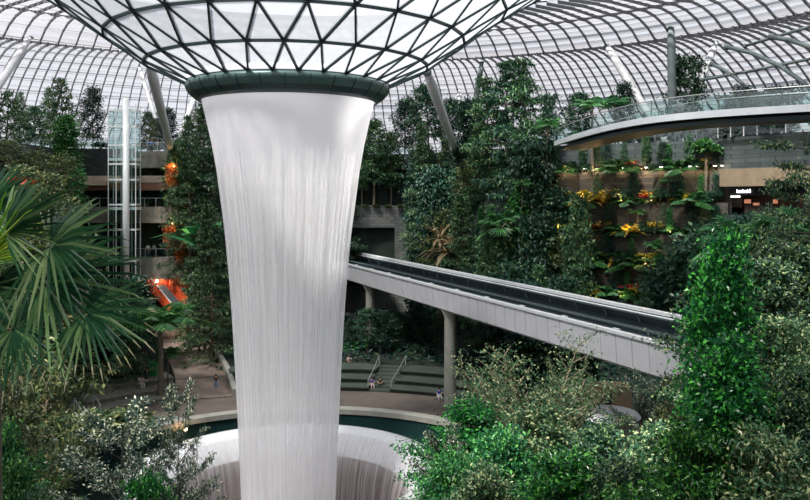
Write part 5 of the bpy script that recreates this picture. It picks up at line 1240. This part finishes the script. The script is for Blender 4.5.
for s in 'lr':
    E_BODY += [('h' + s, 'm' + s), ('h' + s, 't' + s + '1'), ('t' + s + '1', 't' + s + '2')] + [('m' + s, 'f%d%s' % (q, s)) for q in range(4)] + [('f%d%s' % (q, s), 'g%d%s' % (q, s)) for q in range(4)]
R_ = dict(pel=.13, wa=.115, ch=.135, nk=.055, hd=.095, tp=.07, sl=.06, el=.042, hl=.03, sr=.06, er=.042, hr=.03, tl=.085, kl=.058, al=.04, fl=.035, tr=.085, kr=.058, ar=.04, fr=.035, ml=.03, mr=.03)
def sub_mesh(nm, P, E, grow_):
    ks = []
    for a, b in E:
        for k in (a, b):
            if k not in ks: ks.append(k)
    return skin_mesh(nm, [P[k] for k in ks], [(ks.index(a), ks.index(b)) for a, b in E], [R_.get(k, .009 if k[0] in 'fgt' and len(k) == 3 else .03) + grow_ for k in ks])
POSE = {}
def get_pose(k):
    if k not in POSE:
        P = pose(k)
        for s in 'lr':
            for a, b, nm in (('s' + s, 'e' + s, 'u' + s), ('e' + s, 'h' + s, 'w' + s)): P[nm] = tuple(Vector(P[a]).lerp(Vector(P[b]), .8))
            R_['u' + s] = .045; R_['w' + s] = .034
        body = sub_mesh('body_' + k, P, E_BODY, 0); body.materials.append(M['skin'])
        shirt = sub_mesh('shirt_' + k, P, [('wa', 'ch'), ('pel', 'wa'), ('ch', 'sl'), ('sl', 'ul'), ('ch', 'sr'), ('sr', 'ur')], .018); shirt.materials.append(M['skin'])
        tr = sub_mesh('trousers_' + k, P, [('pel', 'tl'), ('tl', 'kl'), ('kl', 'al'), ('pel', 'tr'), ('tr', 'kr'), ('kr', 'ar')], .016); tr.materials.append(M['skin'])
        h = Vector(P['hd']); hb = MB().ball(h + Vector((0, .025, .045)), .118, 12, 8, (1, 1.05, 1))
        hm = bpy.data.meshes.new('hair_' + k); hm.from_pydata([tuple(v) for v in hb.v], [], hb.poly); hm.materials.append(M['hair']); hm.polygons.foreach_set('use_smooth', [True] * len(hm.polygons))
        fb = MB()
        for sx in (-1, 1): fb.ball(h + Vector((sx * .036, -.094, .01)), .013, 8, 5)
        ey = bpy.data.meshes.new('eyes_' + k); ey.from_pydata([tuple(v) for v in fb.v], [], fb.poly); ey.materials.append(M['hair'])
        nb_ = MB().ball(h + Vector((0, -.1, -.02)), .02, 8, 5, (.8, 1.2, 1.4)); nm_ = bpy.data.meshes.new('nose_' + k); nm_.from_pydata([tuple(v) for v in nb_.v], [], nb_.poly); nm_.materials.append(M['skin'])
        POSE[k] = [('body', body), ('shirt', shirt), ('trousers', tr), ('hair', hm), ('eyes', ey), ('nose', nm_)]
    return POSE[k]
CLOTH = {}
def cloth(c):
    if c not in CLOTH: CLOTH[c] = plain('cloth %d %d %d' % c, rgb(*c), .85, var=.1, scale=6)
    return CLOTH[c]
def person(kind, px, Y, z, rz, top, legs, label, grp=None):
    t = thing('person', label, 'person', ((px - CX) / F * Y, Y, z), grp, rz)
    for nm, me in get_pose(kind):
        o = bpy.data.objects.new(nm, me); COL.objects.link(o); o.parent = t
        c = {'shirt': top, 'trousers': legs}.get(nm)
        if c: o.material_slots[0].link = 'OBJECT'; o.material_slots[0].material = cloth(c)
    return t
person('lean', 122, 105.6, 12.5, 0, (226, 214, 216), (60, 60, 70), 'person in a pale top at the lower balcony rail behind the palm leaves')
person('stand', 148, 105.5, 12.5, .3, (228, 232, 232), (70, 90, 100), 'person in a white top at the lower balcony rail, left of the pair')
person('stand', 154, 105.7, 12.5, -.4, (120, 176, 184), (50, 60, 70), 'person in a pale teal top at the lower balcony rail, right of the pair')
person('lean', 173, 106.4, 12.5, .1, (236, 236, 236), (30, 34, 40), 'person in a white shirt and dark trousers leaning on the lower balcony rail')
person('stand', 190, 107.6, 12.5, .5, (34, 44, 48), (30, 34, 38), 'person in dark clothes at the far end of the lower balcony')
person('walk', 141, 109.4, 26.5, 1.2, (70, 130, 110), (50, 60, 70), 'person in a green top on the upper planter terrace beside the lift')
person('stand', 148, 109.4, 26.5, .2, (40, 110, 190), (40, 60, 90), 'person in a blue top on the upper planter terrace, left')
person('stand', 152, 109.8, 26.5, -.3, (30, 120, 200), (60, 70, 80), 'person in a blue top on the upper planter terrace, right')
person('walk', 158, 109.6, 26.5, -1.0, (226, 228, 232), (60, 70, 80), 'person in a white top on the upper planter terrace by the struts')
person('walk', 409, 119.4, 26.4, 1.3, (190, 44, 48), (60, 60, 66), 'person in a red top on the middle terrace')
person('walk', 723, 86.5, 26.3, -1.2, (206, 52, 44), (60, 40, 50), 'person in a red top walking behind the balcony posts')
zs = TIERS[0][2] - .5
person('sit', 371.5, 84.4, .05, .35, (96, 104, 190), (206, 190, 186), 'person in a blue violet top sitting at the foot of the dark stone stair')
person('sit', 380.5, 84.6, .05, -.15, (30, 36, 44), (40, 52, 62), 'person in dark clothes sitting beside the blue violet one')
person('stand', 216, 83.6, .03, .4, (34, 38, 40), (110, 146, 170), 'person in a dark top and pale jeans standing on the plaza near the ramp')
person('sit', 140, 80.6, plaza_z(-26.7, 80.6) + .02, 1.0, (206, 196, 214), (210, 206, 210), 'person in a pale lilac top sitting near the green bin')
person('stand', 146, 82, plaza_z(-26.5, 82), -.6, (30, 32, 36), (34, 38, 44), 'person in black standing beside the green bin')
person('sit', 439, 79.6, .05, .2, (44, 84, 170), (216, 220, 224), 'person in a blue top sitting at the foot of the bridge pier')
person('stand', 273, 86, .03, .2, (196, 110, 104), (80, 70, 70), 'person in a salmon top blurred behind the falling water')
person('sit', 349, 91.5, .95, .3, (190, 186, 180), (90, 96, 100), 'person in a pale top sitting on the upper stone seats beside the waterfall')

for px, Y, z, rz, lab in [(140, 80.6, plaza_z(-26.7, 80.6), 1.0, 'low stone block under the person in lilac near the green bin'), (439, 79.6, .03, .2, 'low stone block under the person in blue at the bridge pier'),
                          (349, 91.5, .9, .3, 'low stone block under the person in pale top beside the waterfall')]:
    X = (px - CX) / F * Y; b = MB().box((X, Y, z + .19), (.55, .4, .4), rz).box((X, Y, z + .40), (.6, .46, .06), rz); o = b.build('stone_stool', M['planter']); tag(o, lab, 'stool', 'low stone blocks to sit on')
